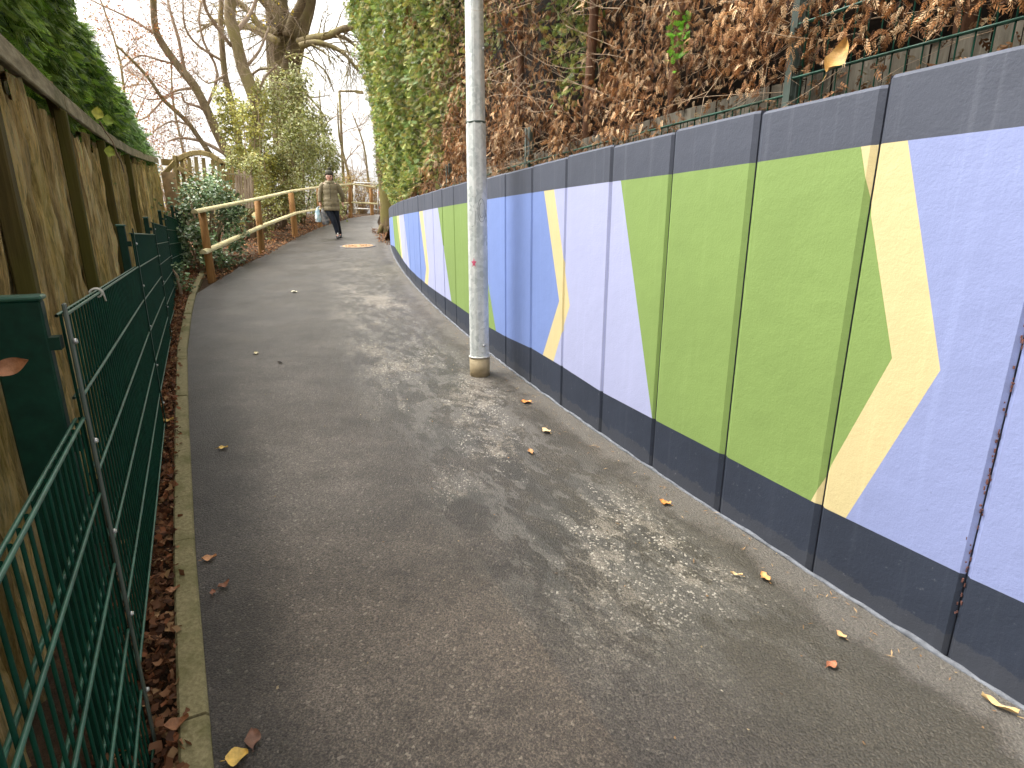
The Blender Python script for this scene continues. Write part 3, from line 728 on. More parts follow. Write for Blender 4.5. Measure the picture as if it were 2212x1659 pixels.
# ------------------------------------------------------------------ rustic wooden fence
def offpt(t, o):       # along the green fence polyline (t in metres from post 1), o metres away from the lane
    segs = []; acc = 0
    P = FP[1:]; 
    if t <= 0:
        dd = (P[1] - P[0]).normalized(); return P[0] + dd * t + Vector((-dd.y, dd.x, 0)) * o
    for a, b2 in zip(P, P[1:]):
        L = (b2 - a).length
        if t <= acc + L:
            dd = (b2 - a).normalized(); return a + dd * (t - acc) + Vector((-dd.y, dd.x, 0)) * o
        acc += L
    dd = (P[-1] - P[-2]).normalized(); return P[-1] + dd * (t - acc) + Vector((-dd.y, dd.x, 0)) * o
wf = empty('rustic_wooden_fence', offpt(1, .36), 'tall rough fence of bark edged wooden slabs behind the green mesh on the left', 'fence')
OW = .33
def wtop(y): return float(np.interp(y, [0, 2.7, 4.6, 7, 10, 12], [2.10, 2.26, 2.33, 2.52, 2.78, 2.98]))
t = -1.9; idx = 0
while t < 11.9:
    wd = random.uniform(.12, .24); a = offpt(t, OW + random.uniform(0, .02)); bq = offpt(t + wd, OW + random.uniform(0, .02)); dd = (bq - a).normalized(); nn = Vector((-dd.y, dd.x, 0))
    zt = wtop(a.y) - random.uniform(.0, .13); zb_ = gz(a.y) + .02
    nx, nz = 9, 40; V = []; ph = random.uniform(0, 50)
    for iz in range(nz + 1):
        fz = iz / nz; z = zb_ + (zt - zb_) * fz
        for ix in range(nx + 1):
            fx = ix / nx; edge = .014 * mnoise.noise(Vector((ph, z * 2.2, 0))) if ix == 0 else (.014 * mnoise.noise(Vector((ph + 9, z * 2.2, 0))) if ix == nx else 0)
            x = wd * fx * .97 + edge
            prof = -.042 * math.sin(math.pi * min(max(fx, .02), .98)) ** .7
            rg = .034 * mnoise.noise(Vector((x * 34 + ph, 0, z * 2.3))) + .015 * mnoise.noise(Vector((x * 80 + ph, 3, z * 7))) + .006 * abs(mnoise.noise(Vector((x * 15, ph, z * 25))))
            p = a + dd * x + nn * (prof + rg); zz = z
            if iz == nz: zz += .03 * mnoise.noise(Vector((x * 40, ph, 1)))
            V.append((p.x, p.y, zz))
    Fs = [(iz * (nx + 1) + ix, iz * (nx + 1) + ix + 1, (iz + 1) * (nx + 1) + ix + 1, (iz + 1) * (nx + 1) + ix) for iz in range(nz) for ix in range(nx)]
    b0 = len(V)      # flat back
    for (x, z) in ((0, zb_), (wd * .97, zb_), (wd * .97, zt), (0, zt)):
        p = a + dd * x + nn * .03; V.append((p.x, p.y, z))
    Fs += [(b0 + 1, b0, b0 + 3, b0 + 2), (0, nx, b0 + 1, b0), (b0 + 3, b0 + 2, nz * (nx + 1) + nx, nz * (nx + 1))]
    me = bpy.data.meshes.new('slab_board'); me.from_pydata(V, [], Fs); me.polygons.foreach_set('use_smooth', [True] * len(me.polygons)); me.update()
    link('slab_board', me, M['slab'], wf); t += wd + random.choice((0, .004, .012, .02, .045)); idx += 1
# square posts on the lane side of the slabs
for tt, wdt, mats in ((-.75, .09, 0), (1.12, .08, 0), (2.75, .065, 1), (4.6, .06, 1), (7.0, .06, 1)):
    p = offpt(tt, OW - .065); q = offpt(tt + .1, OW - .065); dd = (q - p).normalized(); nn = Vector((-dd.y, dd.x, 0)); Mz = Matrix((dd, nn, Vector((0, 0, 1)))).transposed()
    zt = wtop(p.y) - .03; mb = MB(); mb.box((p.x, p.y, (zt + gz(p.y)) / 2), (wdt, .06, zt - gz(p.y)), Mz, 0, .006); po = mb.build('square_post', M['mossy'], wf)
    if mats == 0 and tt < 0:
        e = p - nn * .031 + dd * (wdt / 2 - .012); mb = MB(); mb.box((e.x, e.y, (zt + gz(p.y)) / 2), (.028, .012, zt - gz(p.y) - .02), Mz); mb.build('algae_edge', M['algae'], po)
# weathered top boards
t = -1.9
for L in (2.5, 2.3, 2.4, 2.3, 2.3, 2.0):
    a = offpt(t, OW - .07); b2 = offpt(t + L - .02, OW - .07); a.z = wtop(a.y) + .03; b2.z = wtop(b2.y) + .03
    mb = MB(); mb.bar(a, b2, .022, .085, (0, 0, 1), 0, .004); mb.bar(a + Vector((-.05, -.03, .05)), b2 + Vector((-.05, -.03, .05)), .13, .018, (0, 0, 1), 0, .004); mb.build('top_board', M['board'], wf); t += L
# two stub ends poking above the top board
for u, v, w_, h_ in ((185, 250, .05, .16),):
    p = offpt(3.05, OW); p.z = wtop(p.y) + .05; mb = MB(); mb.box(p, (.055, .03, .24), Matrix.Rotation(R(-8), 3, 'Y')); mb.build('batten_end', M['gate_wood'], wf)

# ------------------------------------------------------------------ branches
class Twigs:
    def __init__(s): s.mb = MB(); s.tips = []
    def limb(s, pts, r0, r1, n=7):
        P = [Vector(p) for p in pts]; out = [P[0]]
        for i in range(len(P) - 1):          # catmull-rom
            p0 = P[max(i - 1, 0)]; p1 = P[i]; p2 = P[i + 1]; p3 = P[min(i + 2, len(P) - 1)]
            for k in range(1, 4):
                t = k / 3; out.append(.5 * ((2 * p1) + (p2 - p0) * t + (2 * p0 - 5 * p1 + 4 * p2 - p3) * t * t + (3 * p1 - p0 - 3 * p2 + p3) * t ** 3))
        R_ = [r0 + (r1 - r0) * i / (len(out) - 1) for i in range(len(out))]
        R_ = [r * random.uniform(.94, 1.06) for r in R_]
        s.mb.tube(out, R_, n); return out, R_
    def grow(s, p, d, L, r, depth, droop=0.0, kids=(4, 3), spread=.7, wig=.25):
        n = max(3, int(L / .25)) if depth else 3; n = min(n, 7); pts = [p.copy()]; dd = d.normalized(); step = L / n
        for i in range(n):
            dd = (dd + Vector((random.gauss(0, wig), random.gauss(0, wig), random.gauss(0, wig) - droop)) * .6).normalized(); pts.append(pts[-1] + dd * step)
        s.mb.tube(pts, [r * (1 - .65 * i / n) for i in range(n + 1)], 4 if r > .012 else 3, cap=False)
        s.tips.append(pts[-1])
        if depth > 0:
            for k in range(kids[0] if depth > 1 else kids[1]):
                f_ = random.uniform(.25, 1.0); i = min(int(f_ * n), n - 1); q = pts[i].lerp(pts[i + 1], f_ * n - i)
                t = (pts[i + 1] - pts[i]).normalized(); a = t.orthogonal().normalized(); a = Matrix.Rotation(random.uniform(0, 6.28), 3, t) @ a
                s.grow(q, t + a * random.uniform(.5, 1.3) * spread, L * random.uniform(.4, .65), r * .5, depth - 1, droop, kids, spread, wig)
    def sprout(s, out, R_, n, L, depth, rmul=.45, droop=0.0, up=.0, spread=1.0, kids=(4, 3), bias=(0, 0, 0), rmax=.03):
        for _ in range(n):
            i = random.randrange(1, len(out) - 1); t = (out[i + 1] - out[i - 1]).normalized(); a = Matrix.Rotation(random.uniform(0, 6.28), 3, t) @ t.orthogonal().normalized()
            s.grow(out[i], t * .6 + a * spread + Vector((0, 0, up)) + Vector(bias), L * random.uniform(.5, 1.2), min(R_[i] * rmul, rmax), depth, droop, kids, .8)
def poly3(pts, Y, dy=0.0, zig=.0):
    return [AT(u, v, Y + dy * i / max(1, len(pts) - 1) + (random.uniform(-zig, zig) if i else 0)) for i, (u, v) in enumerate(pts)]

# great old tree in the middle distance
Y = 24.5
bt = empty('old_tree', AT(632, 470, Y), 'great old tree with thick dark forking trunk behind the tall evergreen shrub', 'tree')
T = Twigs()
k = lambda n: px(n, Y) / 2
o, r = T.limb(poly3([(634, 500), (630, 330), (627, 210), (618, 130)], Y), k(46), k(46), 12)
o, r = T.limb(poly3([(606, 330), (600, 200), (592, 110), (597, 40), (596, -40), (590, -140)], Y + .3), k(26), k(34), 10)
o1, r1 = T.limb(poly3([(622, 190), (606, 100), (600, 40), (598, -20), (600, -160)], Y), k(46), k(34), 12)
o2, r2 = T.limb(poly3([(622, 170), (640, 100), (652, 60), (667, 5), (680, -90)], Y - .3), k(34), k(20), 10)
o3, r3 = T.limb(poly3([(612, 70), (600, 35), (580, 10), (556, -14), (520, -40)], Y - .8), k(26), k(12), 9)
o4, r4 = T.limb(poly3([(622, 80), (634, 40), (650, 10), (660, -40)], Y - 1), k(20), k(12), 8)
trb = T.mb.build('trunk', M['bark_dark'], bt)
B = Twigs(); limbs = []
for pts, w0, w1, yy in (([(645, 92), (672, 84), (712, 76), (740, 62), (775, 56), (830, 30)], 15, 9, Y - 1), ([(712, 76), (740, 80), (765, 97), (800, 130)], 9, 4, Y - 1),
                        ([(648, 100), (680, 92), (715, 100), (745, 118), (772, 150)], 12, 5, Y - 1.5), ([(600, 90), (566, 72), (532, 55), (500, 50), (466, 45)], 15, 8, Y - 1.5),
                        ([(466, 45), (445, 58), (425, 70)], 7, 3, Y - 1.6), ([(600, 70), (563, 57), (541, 27), (510, 0), (490, -30)], 14, 9, Y - 1), ([(612, 150), (560, 150), (530, 180)], 6, 3, Y),
                        ([(640, 170), (660, 200), (690, 235), (705, 260)], 6, 2, Y - 1), ([(618, 125), (648, 118), (700, 150), (722, 200)], 4, 2, Y - 2)):
    q, rr_ = B.limb(poly3(pts, yy, random.uniform(-1, 1)), px(w0, yy) / 2, px(w1, yy) / 2, 7); limbs.append((q, rr_))
for q, rr_ in limbs: B.sprout(q, rr_, 9, 1.5, 2, .35, .04, .05, .9, (3, 3), (0, -.2, 0))
for q, rr_ in ((o1, r1), (o2, r2), (o3, r3)): B.sprout(q, rr_, 7, 1.6, 2, .15, .05, 0, 1.1, (4, 3), (0, -.3, 0), .03)
B.sprout(limbs[2][0], limbs[2][1], 12, 1.9, 2, .3, .22, -.2, .8, (3, 3)); B.sprout(limbs[0][0], limbs[0][1], 8, 1.6, 2, .25, .2, -.1, .8, (3, 3))
B.mb.build('branches', M['bark_brown'], bt)

def leaves_on(tips, n, size, cols, name, parent, mat='dry_leaf', jitter=.15):
    tv, tf = kite_template(.3, .1); idx = rng.integers(0, len(tips), n); pos = np.array([tips[i] for i in idx]) + rng.normal(0, jitter, (n, 3))
    d_ = rng.normal(0, 1, (n, 3)); d_[:, 2] -= .8; Rm = frames(d_, rng.normal(0, 1, (n, 3))); sc = rng.uniform(.6, 1.2, n) * size
    c_ = np.array(cols)[rng.integers(0, len(cols), n)] * rng.uniform(.7, 1.25, (n, 1))
    V, Fq, C = scatter(tv, tf, pos, Rm, sc, c_); return np_mesh(name, V, Fq, C, M[mat], parent)

# leaning multi-stemmed tree left of it
Y = 19.2
lt = empty('leaning_tree', AT(520, 440, Y), 'bare multi stemmed tree leaning left over the garden gate, with a few orange leaves', 'tree')
T = Twigs(); k = lambda n: px(n, Y) / 2
main = []
for pts, w0, w1, dy in (([(548, 450), (552, 330), (553, 225), (526, 150), (507, 75), (497, 37), (500, -10), (512, -80)], 26, 17, 0),
                        ([(530, 400), (515, 300), (500, 225), (486, 162), (478, 75), (477, 30), (482, -50)], 14, 8, .5),
                        ([(535, 440), (520, 370), (486, 322), (453, 250), (421, 187), (383, 140), (346, 87), (334, 50), (330, -20), (322, -80)], 20, 8, -1.5),
                        ([(500, 400), (470, 352), (450, 327), (410, 270), (380, 240), (350, 212), (322, 170), (285, 130), (250, 97)], 11, 3.5, -2)):
    main.append(T.limb(poly3(pts, Y, dy), k(w0), k(w1), 9))
T.mb.build('trunk', M['bark_brown'], lt)
B = Twigs(); limbs = []
for pts, w0, w1, dy in (([(412, 178), (400, 155), (385, 82), (370, 32), (357, -20)], 7, 4, -.5), ([(340, 75), (325, 67), (290, 45), (250, 25), (185, -5)], 6, 2, -1),
                        ([(453, 250), (432, 232), (398, 220), (390, 200), (350, 215)], 6, 2, -.6), ([(500, 345), (485, 332), (450, 312), (422, 302), (387, 298), (362, 306)], 8, 3, -1),
                        ([(383, 140), (345, 130), (300, 120), (262, 150)], 5, 2, -1.5), ([(445, 235), (470, 160), (440, 90), (430, 30), (445, -20)], 6, 3, 0),
                        ([(526, 150), (560, 110), (580, 60)], 6, 3, 0), ([(500, 100), (470, 60), (445, 20), (435, -30)], 8, 5, -1), ([(505, 75), (540, 30), (560, -20)], 8, 5, 1),
                        ([(478, 130), (430, 100), (400, 60), (395, 0)], 5, 2.5, -1), ([(420, 190), (370, 200), (320, 250), (290, 262)], 5, 2, -1), ([(552, 225), (570, 170), (600, 140)], 6, 3, 0),
                        ([(410, 270), (370, 262), (330, 285)], 4, 2, -2), ([(350, 212), (320, 215), (285, 200)], 3.5, 1.5, -2), ([(486, 162), (450, 180), (415, 150)], 4, 2, 0)):
    limbs.append(B.limb(poly3(pts, Y, dy, .2), k(w0), k(w1), 6))
for q, rr_ in limbs: B.sprout(q, rr_, 13, 1.3, 2, .30, .02, .12, .9, (4, 3), rmax=.011)
for q, rr_ in main: B.sprout(q, rr_, 16, 1.5, 2, .2, .02, .1, 1.0, (4, 3), (-.15, 0, 0), .012)
B.mb.build('branches', M['bark_twig'], lt)
tip = [t for t in B.tips if t.x < AT(420, 100, Y).x]
leaves_on(tip, 3600, .070, [(.50, .20, .06), (.42, .20, .13), (.55, .30, .10), (.38, .17, .12)], 'autumn_leaves', lt)
tipb = [t for t in B.tips if AT(455, 0, Y).x < t.x and t.z > AT(455, 60, Y).z]
if tipb: leaves_on(tipb, 140, .09, [(.62, .45, .05), (.5, .36, .04)], 'yellow_leaves', lt)

# bare, thin trees far away
def far_tree(u, v, Y, h, label, n=9, name='bare_tree', leaf=0):
    base = AT(u, v, Y); base.z = gz(Y); e = empty(name, base, label, 'tree', 'bare trees far behind the handrail')
    T = Twigs(); o, r = T.limb([base, base + Vector((random.uniform(-.2, .2), 0, h * .35)), base + Vector((random.uniform(-.5, .5), 0, h * .7)), base + Vector((random.uniform(-.8, .8), 0, h))], .10, .03, 6); T.mb.build('trunk', M['bark_brown'], e)
    B = Twigs(); B.sprout(o, r, n, h * .32, 2, .5, 0, .35, 1.0, (5, 4), (0, 0, 0), .035); B.mb.build('branches', M['bark_twig'], e)
    if leaf: leaves_on(B.tips, leaf, .12, [(.45, .28, .10), (.35, .25, .09)], 'withered_leaves', e)
far_tree(760, 400, 30, 5.2, 'thin bare tree beside the distant street lamp mast', 10)
far_tree(800, 400, 34, 5.5, 'thin bare tree just left of the mossy trunk, far behind the handrail', 10)
far_tree(708, 400, 31, 6.0, 'bare tree rising behind the right side of the tall evergreen shrub', 9)
far_tree(270, 300, 30, 10.0, 'bare tree with pinkish twigs above the left conifer hedge', 14, leaf=500)
far_tree(400, 330, 33, 8.5, 'bare tree in the gap behind the arched garden gate', 12, leaf=300)

# ------------------------------------------------------------------ evergreen shrubs
def shrub(name, label, base, size, n, leaf, cols, cat='shrub', group=None, mat='leafy', wid=.17, seedshape=1.0, stems=9, droop=.5, clumps=26, stemmat='twig_tan', holes=.0, top=1.0):
    e = empty(name, base, label, cat, group)
    W_, D_, H_ = size
    # leaf clumps scattered through the crown, denser at its skin
    cl = []
    for i in range(clumps):
        a = random.uniform(0, 6.28); zf = random.random() ** .8; rr_ = (1 - .55 * zf ** 2.0 * top) * random.uniform(.45, 1.0)
        cl.append((math.cos(a) * rr_ * W_ / 2, math.sin(a) * rr_ * D_ / 2, (.08 + zf * .88) * H_, random.uniform(.5, 1.1) * min(W_, D_) * .20 * seedshape, random.uniform(.6, 1.35)))
    cl = np.array(cl); idx = rng.integers(0, clumps, n); c_ = cl[idx]
    dirn = rng.normal(0, 1, (n, 3)); dirn /= np.linalg.norm(dirn, axis=1, keepdims=True)
    rad_ = c_[:, 3] * rng.uniform(.35, 1.15, n)
    pos = c_[:, :3] + dirn * rad_[:, None] * np.array([1, 1, 1.35]) ; pos[:, 2] = np.maximum(pos[:, 2], .05); pos += np.array(base)
    d_ = dirn * .9 + rng.normal(0, .5, (n, 3)); d_[:, 2] += .1 - droop * rng.random(n)
    up = rng.normal(0, .35, (n, 3)) + np.array([0, -.25, 1.0]); Rm = frames(d_, up); sc = rng.uniform(.65, 1.25, n) * leaf
    C = np.array(cols)[rng.integers(0, len(cols), n)] * rng.uniform(.75, 1.25, (n, 1)) * c_[:, 4:5]
    tv, tf = leaf_template(wid); V, Fq, C = scatter(tv, tf, pos, Rm, sc, C)
    np_mesh('foliage', V, Fq, C, M[mat], e)
    mb = MB(); bv = Vector(base)
    for i in range(stems):
        c0 = cl[random.randrange(clumps)]; q = bv + Vector(c0[:3]); p = bv + Vector((random.uniform(-.12, .12) * W_, random.uniform(-.12, .12) * D_, -.1)); m1 = p.lerp(q, .5) + Vector((random.uniform(-.1, .1), random.uniform(-.1, .1), .15))
        mb.tube([p, m1, q], [.03, .02, .008], 5)
    mb.build('stems', M[stemmat], e); return e
g1 = [(.38, .41, .13), (.52, .55, .26), (.24, .27, .07), (.68, .70, .44), (.44, .40, .15)]
g2 = [(.40, .38, .07), (.52, .48, .12), (.30, .28, .06), (.60, .54, .18)]
g3 = [(.13, .22, .08), (.21, .33, .15), (.08, .14, .05), (.36, .45, .27)]
gy_ = [(.30, .26, .06), (.22, .22, .05), (.36, .31, .10)]
def gp(u, v, Y, z=None): p = AT(u, v, Y); p.z = gz(Y) if z is None else z; return p
shrub('evergreen_shrub', 'tall pale leaved evergreen shrub behind the handrail, below the forked old tree', gp(638, 450, 21.5), (3.1, 2.2, 5.3), 8500, .23, g1, wid=.13, clumps=80, seedshape=.9, stems=16, droop=.9, stemmat='bark_brown')
shrub('evergreen_shrub', 'pale evergreen shrub directly behind the walking person', gp(698, 450, 23.5), (1.7, 1.4, 3.9), 5000, .22, g1, wid=.13, clumps=50, droop=.9)
shrub('evergreen_shrub', 'narrow olive evergreen shrub climbing the leaning tree stems', gp(528, 430, 17), (1.25, 1.2, 3.9), 4200, .16, g2 + g1[:2], clumps=40, droop=1.0, top=.5)
shrub('evergreen_shrub', 'olive climbing evergreen between the two tree trunks', gp(572, 430, 18.5), (.9, 1.0, 4.4), 3600, .16, g2 + g1[:2], clumps=40, droop=1.0, top=.4)
shrub('yellow_green_shrub', 'yellow green shrub with thin stems right behind the first two handrail posts', gp(530, 450, 15.6), (2.0, 1.0, 2.2), 4500, .12, gy_ + g1, clumps=30, stems=30, droop=.6)
shrub('evergreen_shrub', 'low pale evergreen growing behind the third handrail post', gp(600, 470, 19), (2.0, 1.1, 2.4), 4500, .16, g1 + gy_, clumps=34, stems=20, droop=.6)
shrub('laurel_bush', 'glossy blue green laurel bush between the green mesh fence and the first handrail post', gp(455, 520, 10.9), (1.45, 1.1, 1.5), 2600, .13, g3, mat='glossy_leaf', clumps=26, wid=.2, stems=12)
shrub('laurel_bush', 'small glossy laurel at the foot of the first handrail post', gp(432, 560, 9.9), (.85, .6, .8), 900, .12, g3, mat='glossy_leaf', clumps=14, wid=.2)
shrub('laurel_bush', 'bright laurel sprays in front of the arched garden gate', gp(455, 470, 11.8), (1.5, .7, 1.75), 1300, .12, g3 + g1[:2], mat='glossy_leaf', clumps=24, wid=.19)
yb = [(.42, .27, .07), (.34, .20, .06), (.48, .34, .10), (.22, .17, .05)]
for (u, Y_, w_, h_, lab) in ((742, 29, 2.0, 1.9, 'yellow brown bush beyond the handrail, right behind the walking person'), (782, 30, 2.2, 1.8, 'yellow brown bush beyond the handrail, beside the red and white post'),
                             (815, 31, 2.4, 2.0, 'yellow brown bush half hidden by the mossy trunk'), (700, 27, 2.0, 1.6, 'brown bush behind the left shoulder of the handrail bend')):
    shrub('autumn_bush', lab, gp(u, 450, Y_), (w_, 1.6, h_), 2400, .10, yb, cat='bush', clumps=26, stems=26, mat='dry_leaf', group='autumn bushes beyond the handrail')
shrub('autumn_bush', 'low brown bush behind the garden gate pickets', gp(500, 430, 21), (5.5, 1.6, 1.5), 3500, .11, yb + g2, cat='bush', clumps=50, stems=30, mat='dry_leaf', group='autumn bushes beyond the handrail')
shrub('autumn_bush', 'brown bush at the far left behind the gate', gp(370, 400, 22), (5, 1.6, 2.2), 3000, .11, yb + g2, cat='bush', clumps=50, stems=30, mat='dry_leaf', group='autumn bushes beyond the handrail')
# ivy trailing over the kerb by the fence
shrub('ivy_patch', 'ivy trailing through the green mesh fence onto the kerb', G(392, 640), (.35, .5, .42), 190, .07, g3, cat='ivy', clumps=12, wid=.3, stems=3)

# ------------------------------------------------------------------ hedges
ft = frond_template()
def hedge_mesh(pos, nrm, n, cols, size, droop, name, parent, tmpl=ft, jit=.6, mat='leafy'):
    d_ = nrm * .55 + rng.normal(0, jit, (n, 3)); d_[:, 2] -= droop
    up = nrm * .7 + rng.normal(0, .5, (n, 3)) + np.array([0, 0, .5]); Rm = frames(d_, up); sc = rng.uniform(.6, 1.3, n) * size
    V, Fq, C = scatter(tmpl[0], tmpl[1], pos, Rm, sc, cols); return np_mesh(name, V, Fq, C, M[mat], parent)
hd = empty('thuja_hedge', OFF(3, .6, 2.0), 'huge thuja hedge behind the painted wall, partly green and partly dead brown', 'hedge')
def vnoise(P, sc, seed=0):      # cheap vectorised value noise
    q = P * sc + seed * 17.3; i = np.floor(q).astype(np.int64); f_ = q - i; f_ = f_ * f_ * (3 - 2 * f_); out = 0
    for dx in (0, 1):
        for dy in (0, 1):
            for dz in (0, 1):
                h = (i[:, 0] + dx) * 374761393 + (i[:, 1] + dy) * 668265263 + (i[:, 2] + dz) * 2147483647 + seed * 9176; h = (h ^ (h >> 13)) * 1274126177; h = ((h ^ (h >> 16)) & 0xffff) / 65535.
                out = out + h * np.where(dx, f_[:, 0], 1 - f_[:, 0]) * np.where(dy, f_[:, 1], 1 - f_[:, 1]) * np.where(dz, f_[:, 2], 1 - f_[:, 2])
    return out
def hedge_pts(N, s0, s1, zfun, depth):
    s = rng.uniform(s0, s1, N); y = np.interp(s, arc, ys)
    z = np.interp(s, [-1, .6, 1.5], [2.28, 2.20, 2.12]) + rng.random(N) * zfun(s)
    P = np.array([OFF(a, 0) for a in s]); Nn = np.array([WN(a) for a in s]); q = np.stack([s, z, np.zeros(N)], 1)
    lump = (vnoise(q, 1.6, 1) - .5) * .50 + (vnoise(q, 4.2, 2) - .5) * .30
    off = .30 - (z - 2.1) * .13 - lump - np.interp(s, [6, 13], [0, .30]) + depth * rng.random(N) ** 1.6 - .12 * (z < 2.5)
    off = np.maximum(off, .16 - np.maximum(z - 2.35, 0) * .6)
    pos = P - Nn * off[:, None]; pos[:, 2] = z; return s, z, pos, Nn, lump, q
zf = lambda s: np.interp(s, [-2, 1, 4, 8, 14], [1.6, 2.1, 3.2, 4.4, 5.6])
def greenness(s, z, q):
    g = np.interp(s, [3.6, 5.0, 7, 13], [-.40, -.02, .36, .62]) + np.interp(z, [2.1, 2.6, 3.4, 5], [-.55, -.22, .03, .14])
    g += (vnoise(q, 1.3, 5) - .5) * .75 + (vnoise(q, 3.7, 6) - .5) * .5
    g = g + .95 * np.exp(-((s - 2.75 + (z - 2.8) * .15) / .30) ** 2 - ((z - 3.1) / .6) ** 2) + .5 * np.exp(-((s - 4.2) / .5) ** 2 - ((z - 4.0) / .6) ** 2)
    return g
def band(N, s0, s1, size, seed):
    s, z, pos, Nn, lump, q = hedge_pts(N, s0, s1, zf, .40)
    g = greenness(s, z, q) + rng.normal(0, .10, N); gr = g > 0
    # thinner where the hedge has holes
    keep = vnoise(q, 2.6, 8) + rng.normal(0, .12, N) > np.interp(s, [1, 2.5, 6, 8], [.34, .43, .43, .37])
    n1 = gr & keep; n2 = (~gr) & keep
    gc = np.array([(.24, .30, .05), (.34, .39, .08), (.13, .19, .035), (.44, .44, .13), (.40, .31, .09), (.24, .36, .12), (.08, .11, .025)])
    bc = np.array([(.33, .145, .050), (.20, .085, .030), (.56, .31, .14), (.06, .026, .012), (.88, .62, .37), (.27, .125, .05)])
    c1 = gc[rng.integers(0, len(gc), n1.sum())] * rng.uniform(.7, 1.3, (n1.sum(), 1)) * (.75 + .6 * vnoise(q[n1], 2.2, 9))[:, None]
    c2 = bc[rng.integers(0, len(bc), n2.sum())] * rng.uniform(.6, 1.3, (n2.sum(), 1)) * (.45 + 1.0 * vnoise(q[n2], 3.0, 9))[:, None]
    return (pos[n1], Nn[n1], c1), (pos[n2], Nn[n2], c2)
for (N, s0, s1, size) in ((38000, -1.6, 2.2, .046), (30000, 2.0, 6.0, .060), (52000, 5.8, SEND + .5, .088)):
    A_, B_ = band(N, s0, s1, size, 0)
    hedge_mesh(A_[0], A_[1], len(A_[0]), A_[2], size * 1.15, .25, 'green_foliage', hd)
    ft2 = frond_template(4, .35, .36, .06, .5)
    hedge_mesh(B_[0], B_[1], len(B_[0]), B_[2], size * 1.05, .95, 'dead_foliage', hd, ft2, .55, 'dry_leaf')
# near-black backing core: shade inside the hedge put into its colour
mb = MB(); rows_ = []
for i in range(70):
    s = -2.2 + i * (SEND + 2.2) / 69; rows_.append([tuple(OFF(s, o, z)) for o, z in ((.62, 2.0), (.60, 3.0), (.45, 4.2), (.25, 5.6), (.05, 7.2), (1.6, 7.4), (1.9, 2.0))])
mb.loft(rows_, 0, True); mb.build('shade_core', M['hedge_shade'], hd)
# twigs and stems
T = Twigs()
for i in range(900):
    s = random.uniform(-1.2, 7.5); z = 2.12 + random.random() * float(zf(s)) * .8
    p = OFF(s, random.uniform(.28, .5) - (z - 2.1) * .13, z); n = WN(s); tg = Vector((n.y, -n.x, 0)) * random.choice((-1, 1))
    T.grow(p, n * random.uniform(.1, .6) + tg * random.uniform(.3, 1.2) + Vector((0, 0, random.uniform(-.3, .7))), random.uniform(.15, .55), random.uniform(.0016, .0036), 1, .05, (2, 2), .8, .3)
T.mb.build('dry_twigs', M['twig_tan'], hd)
for s, r in ((-.05, .036), (-.95, .05), (1.4, .03), (2.3, .035), (3.5, .03), (-.5, .02)):
    mb = MB(); p = OFF(s, .36, 1.9); mb.tube([p, OFF(s + .02, .34, 2.4), OFF(s - .04, .33, 3.0), OFF(s - .05, .30, 4.2)], [r * 1.2, r, r * .9, r * .6], 9); mb.build('hedge_stem', M['stem_red'], hd)
# debris lying along the wall top and hanging through the wires
s_ = rng.uniform(-1.4, SEND, 5200); o_ = rng.uniform(.05, .34, 5200) ** 1.0; P_ = np.array([OFF(a, b) for a, b in zip(s_, o_)]); P_[:, 2] = np.array([ztop(y) for y in P_[:, 1]]) + np.where(o_ < .13, .006, -.02 + .35 * rng.random(5200) * (o_ - .1) / .25)
kp = ((o_ > .13) | (rng.random(5200) < .13)) & ((s_ > 1.2) | (rng.random(5200) < .6)); P_ = P_[kp]; n_ = len(P_)
bc = np.array([(.26, .135, .062), (.17, .08, .036), (.36, .215, .115), (.30, .22, .12)])
hedge_mesh(P_, np.tile([[-.5, 0, .2]], (n_, 1)), n_, bc[rng.integers(0, 4, n_)] * rng.uniform(.6, 1.2, (n_, 1)), .05, .2, 'fallen_debris', hd, frond_template(3, .4, .36, .09, .5), 1.0, 'dry_leaf')
# bright green sprig in the brown part
sp_c = np.array([OFF(WS(3.0), .05, 2.62)]); a0 = AT(1290, 70, 3.2)
sg = OFF(WS(3.05), .12, AT(1290, 75, 3.05).z)
pp = np.array([sg]) + rng.normal(0, .028, (60, 3)) * np.array([.8, .8, 2.0]); hedge_mesh(pp, np.tile([[-.6, -.6, .3]], (60, 1)), 60, np.array([(.16, .42, .03)]) * rng.uniform(.7, 1.3, (60, 1)), .05, .1, 'fresh_green_foliage', hd)

